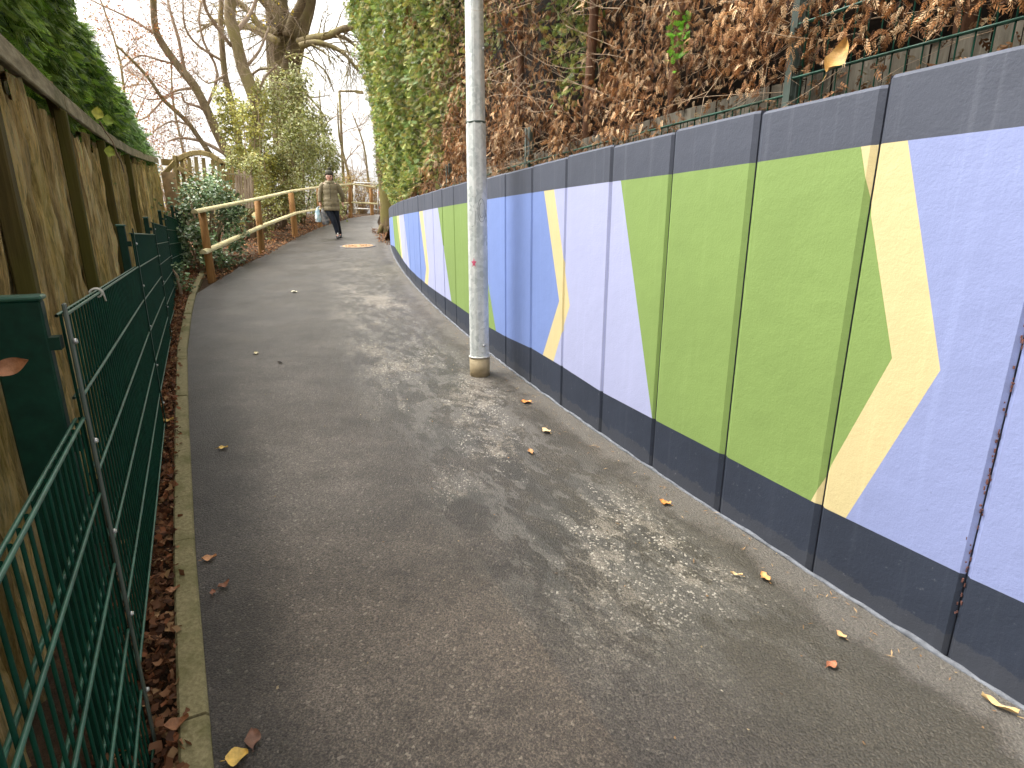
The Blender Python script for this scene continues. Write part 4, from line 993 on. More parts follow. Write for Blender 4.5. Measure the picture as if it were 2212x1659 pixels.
# dark conifer hedge on the left, above the wooden fence
lh = empty('conifer_hedge', offpt(2, .7), 'dark green conifer hedge overhanging the rough wooden fence on the left', 'hedge')
def left_hedge(N, t0, t1, size, cols, name, ztp, drp):
    t = rng.uniform(t0, t1, N); base = np.array([offpt(a, 0) for a in t]); e = .02
    d1 = np.array([offpt(a + e, 0) for a in t]) - base; d1 /= np.linalg.norm(d1, axis=1, keepdims=True); nn = np.stack([-d1[:, 1], d1[:, 0], np.zeros(N)], 1)
    zt = np.array([ztp(y) for y in base[:, 1]]); th_ = rng.uniform(-.80, math.pi * .58, N)     # angle round the section, from lane side over the top
    q = np.stack([t, th_ * 1.2, np.zeros(N)], 1); lump = (vnoise(q, 2.0, 11) - .5) * .28 + (vnoise(q, 5.0, 12) - .5) * .14
    zc = zt - .42; r = .44 + lump - .30 * rng.random(N) ** 2
    zz = zc + r * np.sin(th_) * np.where(th_ > 0, 1.0, 2.9); oo = .82 - r * np.cos(th_) * 1.08; wt_ = np.array([wtop(y) for y in base[:, 1]]) + .10; oo = np.where(zz < wt_, np.maximum(oo, .40), oo)
    pos = base + nn * oo[:, None]; pos[:, 2] = zz
    out = -nn * np.cos(th_)[:, None]; out[:, 2] = np.sin(th_)
    C = np.array(cols)[rng.integers(0, len(cols), N)] * rng.uniform(.6, 1.35, (N, 1)) * (.6 + .9 * vnoise(q, 2.2, 14))[:, None]
    d_ = out * .6 + d1 * .55 + rng.normal(0, .33, (N, 3)); d_[:, 2] -= drp; up = out + rng.normal(0, .4, (N, 3)) + np.array([0, 0, .6]); Rm = frames(d_, up)
    V, Fq, C = scatter(ft3[0], ft3[1], pos, Rm, rng.uniform(.6, 1.3, N) * size, C); return np_mesh(name, V, Fq, C, M['leafy'], lh)
ft3 = frond_template(5, .25, .40, .045, .25)
zl = lambda y: float(np.interp(y, [0, 2.5, 4, 7, 9.5, 12, 14], [3.55, 3.72, 3.72, 3.66, 3.46, 3.24, 3.05]))
dk = [(.18, .33, .04), (.28, .48, .06), (.05, .12, .018), (.42, .60, .10)]
left_hedge(34000, -1.6, 4.2, .10, dk, 'foliage', zl, .15)
left_hedge(20000, 4.0, 8.2, .11, dk + [(.09, .17, .035)], 'foliage', zl, .15)
left_hedge(9000, 8.0, 12.6, .12, [(.16, .30, .07), (.24, .38, .10), (.12, .22, .05)], 'light_foliage', zl, .1)
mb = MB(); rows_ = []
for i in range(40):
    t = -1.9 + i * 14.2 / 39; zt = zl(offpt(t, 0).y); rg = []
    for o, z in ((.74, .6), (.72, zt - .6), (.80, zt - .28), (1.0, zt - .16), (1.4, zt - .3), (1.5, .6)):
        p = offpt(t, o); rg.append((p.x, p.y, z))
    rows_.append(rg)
mb.loft(rows_, 0, True); m_ = simple('green_shade_core', (.008, .016, .005), .95, 0, .6, 9, .8, 14); mb.build('shade_core', m_, lh)  # dark core behind the fronds, inner shade painted as its colour
# pale trunk seen between fence and hedge
mb = MB(); p = offpt(2.35, .50); mb.tube([(p.x, p.y, .5), (p.x, p.y, 2.4), (p.x - .04, p.y + .02, 2.9)], [.11, .09, .06], 9); mb.build('hedge_stem', M['bark_brown'], lh)

# mossy tree trunk at the end of the wall
tp = gp(838, 500, G(838, 503).y); Yt = tp.y
tr = empty('mossy_tree', tp, 'mossy tree trunk leaning beside the hedge at the far end of the painted wall', 'tree')
T = Twigs(); pts = [AT(u, v, Yt) for u, v in ((843, 512), (842, 480), (839, 440), (836, 400), (830, 350), (824, 280), (816, 200), (806, 100), (799, 0), (794, -120))]
T.limb(pts, px(19, Yt), px(10, Yt), 14)
for a in (0, 1.3, 2.6, 4.0, 5.1): T.mb.tube([pts[1], tp + Vector((math.cos(a) * .22, math.sin(a) * .22, .16)), tp + Vector((math.cos(a) * .38, math.sin(a) * .38, -.08))], [.13, .09, .04], 7)
T.mb.build('trunk', M['bark_rough'], tr)
# ivy-like greenery clinging to the upper trunk
pos = []
for i in range(1500):
    t = random.uniform(.32, 1); j = t * (len(pts) - 1); a = int(j); a = min(a, len(pts) - 2); c_ = pts[a].lerp(pts[a + 1], j - a); th_ = random.uniform(0, 6.28); r = .24 + random.uniform(-.06, .10); pos.append((c_.x + r * math.cos(th_), c_.y + r * math.sin(th_), c_.z))
pos = np.array(pos); n_ = len(pos); hedge_mesh(pos, rng.normal(0, 1, (n_, 3)), n_, np.array([(.20, .21, .05), (.16, .19, .04), (.25, .22, .07)])[rng.integers(0, 3, n_)] * rng.uniform(.7, 1.2, (n_, 1)), .11, .5, 'clinging_greenery', tr)

# ------------------------------------------------------------------ wooden handrail
hr = empty('wooden_handrail', G(458, 606), 'low handrail of round brown posts and pale yellow rails left of the lane', 'handrail')
posts = [((458, 606), (436, 458), 15), ((566, 547), (556, 432), 12.5), ((638, 509), (628, 416), 11), ((692, 489), (688, 405), 9), ((757, 469), (756, 401), 7.5), ((804, 464), (801, 407), 6.5)]
tops = []; bots = []
for (pb, pt, w_) in posts:
    B_ = G(*pb); T_ = AT(pt[0], pt[1], B_.y); mb = MB(); r = px(w_, B_.y) / 2
    mb.tube([B_ - Vector((0, 0, .1)), B_, B_.lerp(T_, .5), T_], [r * 1.05, r * 1.05, r, r * .95], 12, 0, True); mb.build('post', M['post_wood'], hr); tops.append(T_); bots.append(B_)
def halfrail(P, r, off):
    rings = []
    for i, p in enumerate(P):
        dd = (P[min(i + 1, len(P) - 1)] - P[max(i - 1, 0)]).normalized(); x = dd.cross(Vector((0, 0, 1))).normalized(); z = x.cross(dd)
        rings.append([p + x * (math.cos(a) * r) + z * (math.sin(a) * r * .9) + x * off for a in np.linspace(-.25, math.pi + .25, 9)])
    mb = MB(); mb.loft(rings, 0, False); return mb.build('rail', M['rail_wood'], hr)
up_line = [(421, 459), (556, 431), (628, 414), (688, 405), (756, 398), (812, 405)]
lo_line_ = [(439, 547), (568, 487), (640, 462), (700, 452)]
def depth_at(u):
    return float(np.interp(u, [421, 458, 566, 638, 692, 757, 804, 820], [bots[0].y - .35, bots[0].y, bots[1].y, bots[2].y, bots[3].y, bots[4].y, bots[5].y, bots[5].y + .5]))
for ln in (up_line,):
    P = [AT(u, v, depth_at(u)) for u, v in ln]
    for a, b2 in zip(P, P[1:]): halfrail([a - (b2 - a).normalized() * .02, b2 + (b2 - a).normalized() * .02 * 0], px(6.5, a.y) if a is P[0] else .050, 0)
P = [AT(u, v, depth_at(u) - .08) for u, v in ((439, 547), (575, 486), (640, 461), (696, 451))]
for a, b2 in zip(P, P[1:]): halfrail([a, b2], .055, 0)
P = [AT(u, v, 24.5) for u, v in ((742, 440), (760, 438), (816, 441))]
halfrail(P, .055, 0)

# white tube barrier and red-white post beyond
wb = empty('tube_barrier', gp(790, 460, 27.5), 'thin white tube barrier across the path beyond the handrail', 'barrier')
Yb = 28.
for v in (396, 452):
    mb = MB(); mb.tube([AT(764, v - 2, Yb), AT(818, v + 1, Yb)], .028, 7); mb.build('rail', M['white'], wb)
for u in (765, 816):
    mb = MB(); mb.tube([AT(u, 396, Yb), AT(u, 462, Yb)], .028, 7); mb.build('upright', M['white'], wb)
rw = empty('red_white_post', G(820, 459), 'slim red and white banded barrier post left of the mossy trunk', 'post')
Yr = 23.; 
for i, (v0, v1) in enumerate(((386, 396), (396, 407), (407, 420), (420, 431), (431, 446), (446, 462))):
    mb = MB(); mb.tube([AT(818 + i * .6, v0, Yr), AT(818.6 + i * .6, v1, Yr)], .042, 10); mb.build('band', M['red'] if i % 2 else M['white'], rw)
rw.location = AT(821, 462, Yr)
# distant street lamp
sl = empty('street_lamp', gp(742, 420, 32), 'thin distant street lamp mast with a short horizontal arm beyond the shrubs', 'street lamp')
mb = MB(); mb.tube([gp(742, 420, 32), AT(738, 300, 32), AT(733, 196, 32)], [.09, .075, .06], 8); mb.build('mast', M['bark_brown'], sl)
mb = MB(); mb.tube([AT(733, 197, 32), AT(770, 197, 32)], .05, 6); mb.bar(AT(768, 198, 32), AT(784, 200, 32), .22, .12); mb.build('lamp_arm', M['bark_brown'], sl)

# ------------------------------------------------------------------ arched garden gate
Yg = 12.4
gt = empty('garden_gate', gp(432, 440, Yg), 'arched wooden picket gate with a diagonal brace behind the laurel bush', 'gate')
def g2(u, v, dy=0): return AT(u, v, Yg + dy)
mb = MB(); arcp = [(383, 345), (397, 337), (415, 331), (434, 330), (455, 335), (472, 345), (484, 357)]
for a, b2 in zip(arcp, arcp[1:]): mb.bar(g2(*a), g2(*b2), .05, .10, (0, 0, 1), 0, .01)
mb.build('arched_top', M['gate_wood'], gt)
mb = MB(); mb.bar(g2(379, 336), g2(386, 460), .10, .09, (1, 0, 0), 0, .01); mb.build('hinge_post', M['gate_wood'], gt)
mb = MB(); mb.bar(g2(480, 352), g2(490, 455), .05, .09, (1, 0, 0), 0, .01); mb.build('stile', M['gate_wood'], gt)
mb = MB(); mb.bar(g2(385, 362, -.05), g2(480, 428, -.05), .04, .10, (0, 0, 1), 0, .01); mb.build('brace', M['gate_wood'], gt)
mb = MB(); mb.bar(g2(388, 414, -.05), g2(470, 417, -.05), .04, .08, (0, 0, 1), 0, .01); mb.build('cross_rail', M['gate_wood'], gt)
for u0, v0, u1 in ((392, 345, 403), (408, 341, 417), (423, 339, 431), (439, 341, 449), (459, 345, 467), (472, 352, 478)):
    mb = MB(); mb.bar(g2(u0, v0, .03), g2(u1, 445, .03), .075, .022, (0, 1, 0), 0, .005); mb.build('picket', M['gate_wood'], gt)
pk = empty('picket_fence', gp(510, 430, 12.9), 'weathered thin pickets standing right of the arched garden gate', 'fence')
for i in range(9):
    u = 489 + i * 6.5; mb = MB(); v0 = 352 + random.uniform(0, 22) + i * 2; mb.bar(AT(u + random.uniform(-2, 2), v0, 12.9), AT(u + 4, 450, 12.9), random.uniform(.03, .05), .03, (0, 1, 0)); mb.build('picket', M['bark_twig'] if i > 2 else M['gate_wood'], pk)
mb = MB(); mb.bar(AT(486, 375, 12.8), AT(540, 379, 12.8), .03, .03); mb.build('rail', M['board'], pk)
# rough end board of the wooden fence + capped post
mb = MB(); a = AT(358, 362, 11.6); mb.bar(AT(350, 350, 11.5), AT(376, 352, 11.7), .05, .12); mb.bar(AT(352, 380, 11.4), AT(378, 350, 11.6), .05, .08); mb.build('end_cap', M['gate_wood'], wf)
mb = MB(); mb.bar(AT(363, 372, 11.3), AT(377, 455, 11.3), .26, .03, (0, 1, 0)); mb.build('end_board', simple('pinkish_plywood', (.50, .34, .20), .85, 0, .3, 10, .4), wf)
# logs among the litter
for (p0, p1, r, lab) in (((548, 462), (573, 497), .055, 'short thick broken log lying in the leaf litter behind the handrail'), ((520, 478), (548, 455), .03, 'thin dead branch leaning in the litter beside the short log')):
    A_ = AT(*p0, 13.4); B_ = AT(*p1, 12.9); B_.z = max(B_.z, gz(B_.y) + .03); mb = MB(); mb.tube([A_, A_.lerp(B_, .5), B_], [r, r * 1.05, r * .9], 10); tag(mb.build('dead_log', M['bark_brown']), lab, 'log')

# ------------------------------------------------------------------ leaf litter
lv = leaf_template(.3, .12, .25)
def litter(name, P, size, cols, label_kind='stuff', flat=.35, tm=lv):
    n = len(P); d_ = rng.normal(0, 1, (n, 3)); d_[:, 2] *= flat; up = rng.normal(0, flat, (n, 3)) + np.array([0, 0, 1]); Rm = frames(d_, up)
    C = np.array(cols)[rng.integers(0, len(cols), n)] * rng.uniform(.55, 1.3, (n, 1)); V, Fq, C = scatter(tm[0], tm[1], P, Rm, rng.uniform(.6, 1.3, n) * size, C)
    o = np_mesh(name, V, Fq, C, M['dry_leaf']); o['kind'] = 'stuff'; return o
lc = [(.24, .11, .055), (.16, .07, .035), (.32, .16, .08), (.10, .045, .025), (.40, .24, .12), (.28, .11, .05)]
P_ = []
for i in range(15000):
    t = random.random() ** 1.7 * 12.0 - 1.6; o = random.uniform(-.235, .12); p = offpt(t, o) if t > 0 else offpt(t, o); P_.append((p.x, p.y, gz(p.y) + .0 + random.random() ** 2 * .05))
def left_of_kerb(x, y): return x < float(np.interp(y, [p[1] for p in KR], [p[0] for p in KR])) - .075
P_ = np.array([p for p in P_ if left_of_kerb(p[0], p[1])])
litter('leaf_litter', P_, .050, lc, flat=.6)
P_ = []
while len(P_) < 5200:
    y = random.uniform(9, 25); xl = lx(y); x = xl - random.random() ** 1.3 * 3.4 + .02; P_.append((x, y, gz(y) + random.random() ** 2 * .06))
litter('leaf_litter', np.array(P_), .085, lc + [(.36, .17, .07), (.42, .22, .09)])
P_ = []
for i in range(900):
    y = random.uniform(13.9, 18.5); x = rx(y) + random.uniform(-.05, .8) - .25 * (y > 14.6); P_.append((x, y, gz(y) + random.random() ** 2 * .06))
litter('leaf_litter', np.array(P_), .08, lc)
# soil heap round the trunk and at the left edge
# single crumbs, chips and needles on the asphalt: nobody could count them
P_ = []
while len(P_) < 900:
    y = random.random() ** .7 * 14 + .9; x = random.uniform(lx(y), rx(y)); dw = rx(y) - x
    if random.random() > (1.0 if dw < 1.2 else .22): continue
    P_.append((x, y, gz(y) + .008))
litter('leaf_crumbs', np.array(P_), .016, [(.40, .30, .17), (.50, .40, .25), (.30, .18, .09), (.55, .50, .40)], flat=.15)
P_ = []
while len(P_) < 260:
    s = random.uniform(-.6, 6); p = OFF(s, -abs(random.gauss(0, .14)) - .02); P_.append((p.x, p.y, gz(p.y) + .009))
litter('needle_crumbs', np.array(P_), .03, [(.40, .24, .12), (.50, .34, .18)], flat=.1, tm=kite_template(.07, .02))

# individual fallen leaves
def fallen(u, v, size, col, label, curl=.25, rz=0., host=None, wid=.40, cat='leaf', lob=False):
    if host is None: size *= 1.05
    p = G(u, v) if host is None else host; n_seg = 9; mb = MB(); prof = []
    for i in range(n_seg + 1):
        t = i / n_seg; w_ = wid * math.sin(math.pi * min(max(t, .03), .985)) ** .75 * (1 - .25 * t)
        if lob: w_ *= 1 + .38 * math.sin(t * 17)
        row = []
        for j in (-1, -.5, 0, .5, 1): row.append(((j * w_) * size, (t - .5) * size, (abs(j) ** 1.6 * .12 * (1 + .6 * math.sin(t * 9 + j)) + curl * (t - .5) ** 2 * 1.2) * size + .007))
        prof.append(row)
    n_ = 5; V = [q for r_ in prof for q in r_]; Fs = [(i * n_ + k, i * n_ + k + 1, (i + 1) * n_ + k + 1, (i + 1) * n_ + k) for i in range(n_seg) for k in range(n_ - 1)]
    mb.add(V, Fs, 0, True); mb.tube([(0, -.5 * size, .008), (.02 * size, -.72 * size, .008 + .03 * size)], .0011, 4)
    o = mb.build('fallen_leaf', simple('leaf_' + 'skin', col, .6, 0, .35, 25 / max(size, .02) * .1, .3, 120)); o.location = p; o.rotation_euler = (math.atan(S) * math.cos(rz), -math.atan(S) * math.sin(rz) * 0, rz)
    return tag(o, label, cat, 'loose autumn leaves')
YEL = (.72, .48, .12); ORG = (.62, .26, .07); BRN = (.26, .11, .06)
fallen(513, 1641, .058, YEL, 'bright yellow leaf on the asphalt at the bottom edge, right of the kerb', .3, -1.3, wid=.55)
fallen(482, 970, .055, YEL, 'yellow oval leaf lying alone on the asphalt halfway up the left side', .1, -1.3)
fallen(453, 1210, .055, (.60, .30, .14), 'pinkish brown leaf on the asphalt beside the middle of the kerb', .4, -1.2)
fallen(485, 1268, .045, BRN, 'small dark curled leaf on the asphalt just below the pinkish brown one', .6, -.6)
fallen(460, 1283, .030, BRN, 'tiny brown leaf between the dark curled leaf and the kerb', .2, .4)
fallen(547, 1600, .06, (.20, .10, .065), 'faded brown leaf pressed flat into the asphalt near the yellow leaf at the bottom', .02, .4)
fallen(1136, 871, .075, ORG, 'orange leaf on the asphalt right of the lamp post foot', .1, 1.4)
fallen(1179, 934, .065, (.75, .55, .30), 'pale curled leaf below the orange leaf near the lamp post', .5, .8)
fallen(1146, 978, .05, (.50, .25, .10), 'dull orange leaf among the worn patches below the lamp post', .1, .3)
fallen(1436, 1090, .055, ORG, 'crumpled orange leaf on the asphalt below the green part of the wall', .5, 1.0, lob=True)
fallen(1652, 1251, .050, (.62, .34, .12), 'lobed tan leaf on the asphalt near the dark wall foot', .5, .2, lob=True)
fallen(1796, 1440, .040, (.42, .16, .08), 'small reddish leaf on the damp asphalt near the lower right', .1, -1.2)
fallen(1815, 1376, .035, (.60, .38, .18), 'small tan curled leaf nearest the wall foot at the lower right', .6, .5)
fallen(1590, 1245, .045, (.70, .50, .26), 'narrow tan leaf scrap left of the lobed leaf', .4, 1.2, wid=.16)
fallen(2155, 1530, .085, (.66, .46, .22), 'straw coloured twig like leaf at the wall foot in the lower right corner', .3, .75, wid=.13)
fallen(635, 632, .10, (.85, .80, .62), 'pale leaf on the asphalt left of the centre of the lane, far off', .1, 1.2)
fallen(605, 1255 - 470, .05, (.03, .02, .015), 'small black leaf on the grey asphalt in the middle of the lane', .3, 1.2)
fallen(553, 765, .06, (.75, .66, .42), 'small pale leaf on the grey asphalt near the kerb, far up', .1, .5)
kz = Vector((0, 0, .035))
fallen(375, 930, .07, YEL, 'yellow leaf lying across the kerb edge next to the mesh fence', .2, -.9, host=G(365, 922) + kz)
fallen(400, 1570, .065, (.28, .12, .05), 'big brown leaf lying over the kerb near the bottom edge', .5, -1.0, host=G(388, 1590) + kz)
fallen(380, 1300, .05, (.38, .18, .09), 'small brown leaf draped over the middle of the kerb', .5, -1.0, host=G(378, 1295) + kz)
# curled dry leaf caught in the near fence panel, big yellow leaf on the hedge, ivy leaves on the wooden fence
p = FP[0].lerp(FP[1], .86); p = AT(27, 790, 1.12); o = fallen(0, 0, .066, (.46, .22, .11), 'curled brown leaf caught beside the first green fence post', .5, 0, host=p, wid=.30); o.rotation_euler = (R(70), R(70), R(10))
p = OFF(WS(2.25), .06, AT(1806, 133, 2.25).z + .0); p = AT(1806, 133, 2.28); o = fallen(0, 0, .13, (.46, .27, .08), 'large ochre leaf stuck in the mesh above the painted wall', .4, 0, host=p, wid=.3); o.rotation_euler = (R(60), R(20), R(-40))
for (u, v, sz, c_, lab) in ((210, 248, .11, (.60, .58, .10), 'yellow ivy leaf on the top board of the rough fence'), (232, 262, .10, (.30, .40, .05), 'green ivy leaf hanging beside the yellow one'), (236, 330, .10, (.36, .42, .06), 'light green ivy leaf below the top board of the rough fence')):
    o = fallen(0, 0, sz, c_, lab, .2, 0, host=AT(u, v, 4.9), wid=.42); o.name = 'ivy_leaf'; o.rotation_euler = (R(65), R(15), R(30 + sz * 100))
mb = MB(); mb.tube([AT(u, v, 4.85 + k * .12) for k, (u, v) in enumerate(((215, 262), (228, 285), (243, 305), (252, 330), (262, 350), (268, 372)))], .006, 5); tag(mb.build('bare_vine', M['twig_tan']), 'bare pale vine stem trailing down the rough wooden fence', 'vine')

# ------------------------------------------------------------------ the walking person
PB = G(722, 515); pr = empty('person', PB, 'person in olive puffer coat, jeans and bobble hat walking along the lane with carrier bags', 'person')
rzp = math.atan2(-PB.x, PB.y); RZ = Matrix.Rotation(rzp, 3, 'Z')
def L(x, y, z): return PB + RZ @ Vector((x, y, z))     # local: +x right in picture, -y towards the camera
m = Mt('skin', .5, 0, .4); m.col((.66, .38, .29, 1)); M['skin'] = m.m
m = Mt('olive_down_coat', .6, 0, .3); n_ = m.noise(14, 5); m.col(m.ramp(n_, [(.3, (.20, .165, .095, 1)), (.7, (.29, .24, .15, 1))])); m.bump(m.noise(35, 4), .4, .02); M['coat'] = m.m
m = Mt('dark_denim', .7, 0, .3); m.col(m.ramp(m.noise(9, 4), [(.40, (.006, .008, .014, 1)), (.75, (.022, .032, .055, 1))])); M['denim'] = m.m
M['hat'] = simple('knitted_wool', (.07, .066, .045), .95, 0, .4, 60, .9, 90)
def ring(c, rx_, ry_, n=20, tilt=0):
    return [L(c[0] + rx_ * math.cos(2 * math.pi * k / n), c[1] + ry_ * math.sin(2 * math.pi * k / n), c[2]) for k in range(n)]
def limb(name, pts, rads, mat, n=12, parent=pr):
    P = [L(*p) for p in pts]; out = []; rr_ = []
    for i in range(len(P) - 1):
        for t in (0, .33, .66): 
            p0 = P[max(i - 1, 0)]; p1 = P[i]; p2 = P[i + 1]; p3 = P[min(i + 2, len(P) - 1)]
            out.append(.5 * ((2 * p1) + (p2 - p0) * t + (2 * p0 - 5 * p1 + 4 * p2 - p3) * t * t + (3 * p1 - p0 - 3 * p2 + p3) * t ** 3)); rr_.append(rads[i] + (rads[i + 1] - rads[i]) * t)
    out.append(P[-1]); rr_.append(rads[-1]); mb = MB(); mb.tube(out, rr_, n); return mb.build(name, mat, parent)
# body: one skinned surface (head, neck, trunk, arms, hands with fingers, legs)
joints = {}; verts = []; edges = []; rad = []
def J(name, p, r, par=None):
    joints[name] = len(verts); verts.append(L(*p)); rad.append(r)
    if par is not None: edges.append((joints[par], joints[name]))
J('pelvis', (0, 0, .86), .12); J('waist', (-.005, 0, 1.05), .115, 'pelvis'); J('chest', (-.01, 0, 1.26), .125, 'waist'); J('neckb', (-.01, 0, 1.41), .06, 'chest'); J('neck', (-.008, -.01, 1.47), .05, 'neckb')
J('jaw', (-.006, -.03, 1.53), .062, 'neck'); J('skull', (-.003, -.015, 1.61), .082, 'jaw')
for sd, sx, el, ha, yy in (('r', -.17, (-.27, .02, 1.16), (-.292, -.02, .93), 0), ('l', .16, (.30, .07, 1.14), (.30, .16, .97), .1)):
    J('sh' + sd, (sx, 0, 1.385), .058, 'neckb'); J('el' + sd, el, .042, 'sh' + sd); J('wr' + sd, ha, .028, 'el' + sd)
    hx, hy, hz = ha; J('pa' + sd, (hx, hy - .01, hz - .06), .030, 'wr' + sd)
    for fi, (ox, ln) in enumerate(((-.026, .055), (-.009, .065), (.009, .062), (.025, .048))):
        J('f%d%s' % (fi, sd), (hx + ox * .5, hy - .01 + ox, hz - .085), .010, 'pa' + sd); J('g%d%s' % (fi, sd), (hx + ox * .3 + .012, hy - .02 + ox, hz - .085 - ln * .6), .0085, 'f%d%s' % (fi, sd)); J('h%d%s' % (fi, sd), (hx + .03, hy - .02 + ox, hz - .085 - ln * .7), .0075, 'g%d%s' % (fi, sd))
    J('t0' + sd, (hx + .012, hy - .045, hz - .05), .011, 'pa' + sd); J('t1' + sd, (hx + .025, hy - .055, hz - .085), .009, 't0' + sd)
J('hipr', (-.075, 0, .80), .085, 'pelvis'); J('kner', (.022, -.07, .47), .058, 'hipr'); J('ankr', (.10, -.10, .10), .032, 'kner'); J('toer', (.09, -.19, .040), .020, 'ankr')
J('hipl', (.085, 0, .80), .085, 'pelvis'); J('knel', (.105, .05, .47), .058, 'hipl'); J('ankl', (.165, .25, .12), .032, 'knel'); J('toel', (.17, .17, .06), .020, 'ankl')
me = bpy.data.meshes.new('body'); me.from_pydata([tuple(v) for v in verts], edges, []); body = link('body', me, M['skin'], pr)
sk = body.modifiers.new('skin', 'SKIN'); sk.use_smooth_shade = True
if not me.skin_vertices: me.attributes.new
try:
    sv = me.skin_vertices[0].data
except Exception:
    bpy.context.view_layer.objects.active = body; bpy.ops.object.select_all(action='DESELECT'); body.select_set(True); bpy.ops.object.modifier_remove(modifier='skin'); bpy.ops.object.modifier_add(type='SKIN'); sv = me.skin_vertices[0].data
for i, r in enumerate(rad): sv[i].radius = (r, r)
for i in range(len(rad)): sv[i].use_root = (i == 0)
ss = body.modifiers.new('sub', 'SUBSURF'); ss.levels = 1; ss.render_levels = 2
# face
hc = L(-.004, -.02, 1.585); Hm = RZ
mb = MB(); mb.ball(hc, (.084, .094, .112), 18, 12, 0, Hm); 
mb.ball(L(-.004, -.112, 1.575), (.013, .017, .022), 8, 6, 0, Hm); mb.ball(L(-.004, -.088, 1.515), (.04, .03, .03), 10, 6, 0, Hm)
for sx in (-.076, .068): mb.ball(L(sx, -.01, 1.575), (.012, .02, .03), 8, 6, 0, Hm)
hd_ = mb.build('face', M['skin'], pr)
mb = MB()
for sx in (-.034, .026): mb.ball(L(sx * 1.1, -.108, 1.592), (.017, .010, .010), 8, 5, 0, Hm)
mb.build('eyes', M['black'], hd_)
mb = MB(); mb.ball(L(-.004, -.112, 1.528), (.030, .012, .010), 10, 5, 0, Hm); mb.build('mouth', simple('lips', (.42, .10, .09), .4), hd_)
mb = MB(); mb.ball(L(-.002, .0, 1.50), (.072, .06, .07), 12, 7, 0, Hm, .04); mb.build('hair', simple('fair_hair', (.30, .20, .11), .7, 0, .3, 60), pr)
mb = MB(); mb.loft([ring((0, .004, 1.625), .104, .112), ring((0, -.004, 1.66), .106, .114), ring((.002, 0, 1.70), .098, .106), ring((.004, 0, 1.735), .078, .086), ring((.004, 0, 1.757), .04, .046), ring((.004, 0, 1.762), .01, .01)]); ht = mb.build('knitted_hat', M['hat'], pr)
mb = MB(); mb.ball(L(.016, 0, 1.79), .046, 14, 9, 0, None, .12); mb.build('bobble', M['hat'], ht)
mb = MB(); mb.loft([ring((0, .03, 1.50), .088, .06), ring((0, .04, 1.56), .100, .060), ring((0, .035, 1.64), .104, .075)]); mb.build('hat_back', M['hat'], ht)
# coat with quilted rolls
rg = []; 
for z, rx_, ry_, cx in ((.72, .205, .15, -.005), (.74, .215, .16, -.005), (.81, .212, .162, -.005), (.825, .200, .150, -.005), (.85, .215, .162, -.005), (.93, .212, .16, -.005), (.955, .196, .148, -.005), (.98, .212, .158, -.005), (1.04, .206, .152, -.005), (1.06, .186, .138, -.005), (1.09, .196, .145, -.006), (1.13, .182, .134, -.006), (1.16, .195, .142, -.008), (1.23, .20, .146, -.008), (1.245, .19, .138, -.01), (1.27, .202, .144, -.01), (1.34, .205, .138, -.01), (1.37, .197, .128, -.01), (1.41, .165, .112, -.012), (1.435, .12, .095, -.012), (1.45, .095, .088, -.012)):
    rg.append(ring((cx, .0, z), rx_, ry_, 24))
mb = MB(); mb.loft(rg); coat = mb.build('coat', M['coat'], pr)
mb = MB(); cl_ = [ring((-.01, -.01, 1.42), .13, .11), ring((-.01, -.008, 1.455), .128, .112), ring((-.01, .005, 1.485), .115, .100), ring((-.01, .005, 1.47), .095, .085)]; mb.loft(cl_, cap=False); mb.build('collar', M['coat'], coat)
mb = MB(); mb.box(L(.075, -.168, .945), (.12, .012, .10), RZ, 0, .004); mb.build('pocket', M['coat'], coat)
mb = MB(); mb.tube([L(-.008, -.150 - .012 * math.sin(z * 31), z) for z in np.linspace(.75, 1.42, 24)], .006, 5); mb.build('zip', M['hat'], coat)
def sleeve(pts, rads):
    P = []; rr_ = []
    for i in range(len(pts) - 1):
        for k in range(8):
            t = k / 8; P.append(L(*[a + (b_ - a) * t for a, b_ in zip(pts[i], pts[i + 1])])); rr_.append((rads[i] + (rads[i + 1] - rads[i]) * t) * (1 + .05 * math.sin(k / 8 * 12.6)))
    P.append(L(*pts[-1])); rr_.append(rads[-1]); mb = MB(); mb.tube(P, rr_, 14); mb.build('sleeve', M['coat'], coat)
sleeve([(-.15, 0, 1.40), (-.205, 0, 1.35), (-.272, .02, 1.16), (-.292, -.02, .94)], [.075, .076, .064, .050]); sleeve([(.135, 0, 1.40), (.19, .01, 1.35), (.30, .07, 1.14), (.30, .16, .98)], [.075, .076, .066, .050])
limb('trouser_leg', [(-.085, 0, .86), (-.07, -.01, .72), (.022, -.075, .47), (.07, -.08, .28), (.10, -.09, .11)], [.11, .105, .075, .062, .052], M['denim'])
limb('trouser_leg', [(.085, 0, .86), (.09, .01, .72), (.11, .055, .47), (.14, .16, .28), (.165, .25, .14)], [.11, .10, .072, .060, .050], M['denim'])
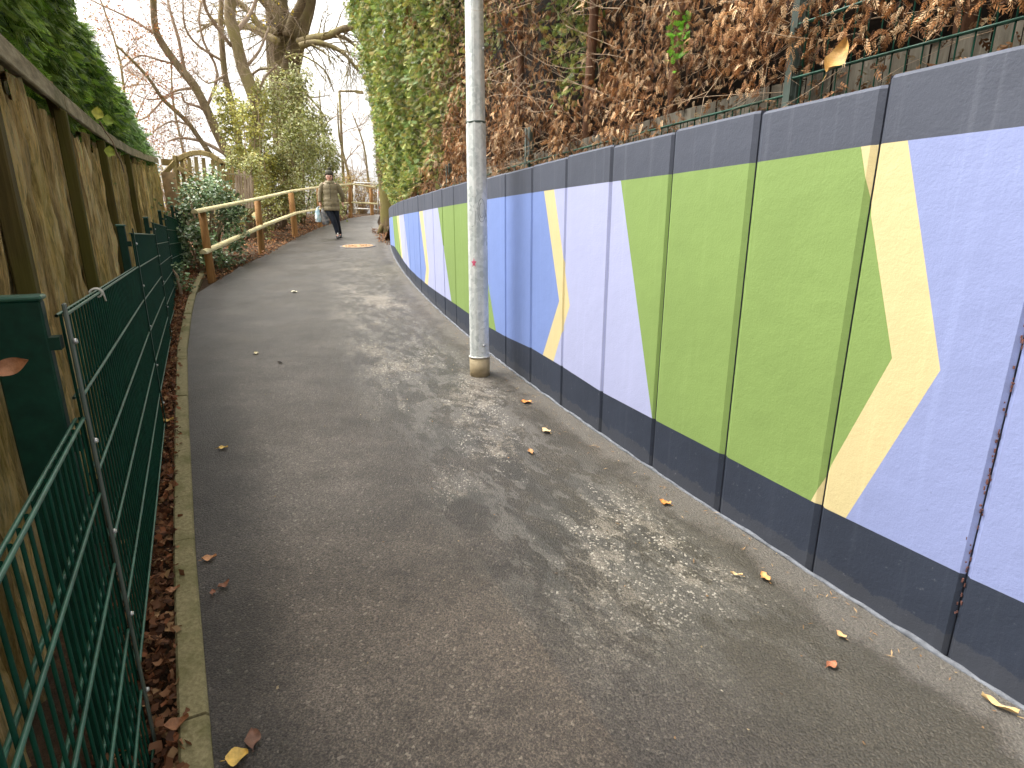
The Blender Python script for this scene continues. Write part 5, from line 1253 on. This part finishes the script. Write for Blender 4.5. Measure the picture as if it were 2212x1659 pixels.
for (x, y, z, pit) in ((.09, -.145, .0, 0), (.170, .21, .012, .35)):
    rgs = []
    for t, w_, h_ in ((-.12, .030, .05), (-.10, .040, .075), (-.03, .042, .085), (.04, .046, .060), (.10, .044, .042), (.135, .025, .025)):
        c_ = Vector((x, y - t, z + h_ / 2 - t * math.tan(pit) * -.3 + (.05 if pit and t < 0 else 0))); rgs.append([L(c_.x + w_ * math.cos(a), c_.y, max(c_.z + h_ / 2 * 1.05 * math.sin(a), .002)) for a in np.linspace(0, 2 * math.pi, 13)[:-1]])
    mb = MB(); mb.loft(rgs); mb.build('shoe', M['black'], pr)
mb = MB(); mb.ball(L(.10, -.15, .115), (.025, .02, .03), 8, 6); mb.build('white_sock', M['white'], pr)
# bags held in her hand
def bag(name, c, size, mat, label, cat='bag', lean=0):
    e = empty(name, L(*c), label, cat); rgs = []
    W_, D_, H_ = size
    for t, f_ in ((0, .55), (.04, .85), (.25, 1.0), (.55, .92), (.8, .62), (.95, .28), (1.0, .15)):
        rr_ = []
        for k in range(16):
            a = 2 * math.pi * k / 16; j = 1 + .10 * math.sin(3 * a + t * 9) + random.uniform(-.05, .05); rr_.append(L(c[0] + lean * (1 - t) + W_ / 2 * f_ * math.cos(a) * j, c[1] + D_ / 2 * f_ * math.sin(a) * j, c[2] + H_ * t))
        rgs.append(rr_)
    mb = MB(); mb.loft(rgs, 0, False); mb.build('sack', mat, e)
    mb = MB(); tp_ = L(c[0] + .0, c[1], c[2] + H_); hnd = L(-.285, -.03, .845)
    for sg in (-1, 1): mb.tube([tp_ + RZ @ Vector((.02 * sg, 0, -.02)), tp_.lerp(hnd, .5) + RZ @ Vector((.02 * sg, 0, 0)), hnd], .008, 6)
    mb.build('handle', mat, e); return e
m = Mt('white_blue_plastic', .4, 0, .5); m.col(m.ramp(m.noise(8, 3), [(.42, (.75, .80, .80, 1)), (.58, (.45, .66, .74, 1))])); M['bagw'] = m.m
m = Mt('thin_grey_plastic', .3, 0, .5); m.col(m.ramp(m.noise(11, 3), [(.40, (.10, .11, .13, 1)), (.6, (.42, .39, .36, 1))])); M['bagg'] = m.m
bag('carrier_bag', (-.37, -.03, .42), (.16, .14, .38), M['bagw'], 'white and pale blue carrier bag in the hand of the walking person')
bag('plastic_bag', (-.235, .0, .36), (.22, .14, .42), M['bagg'], 'thin grey plastic bag hanging beside the white one from the same hand', lean=.05)
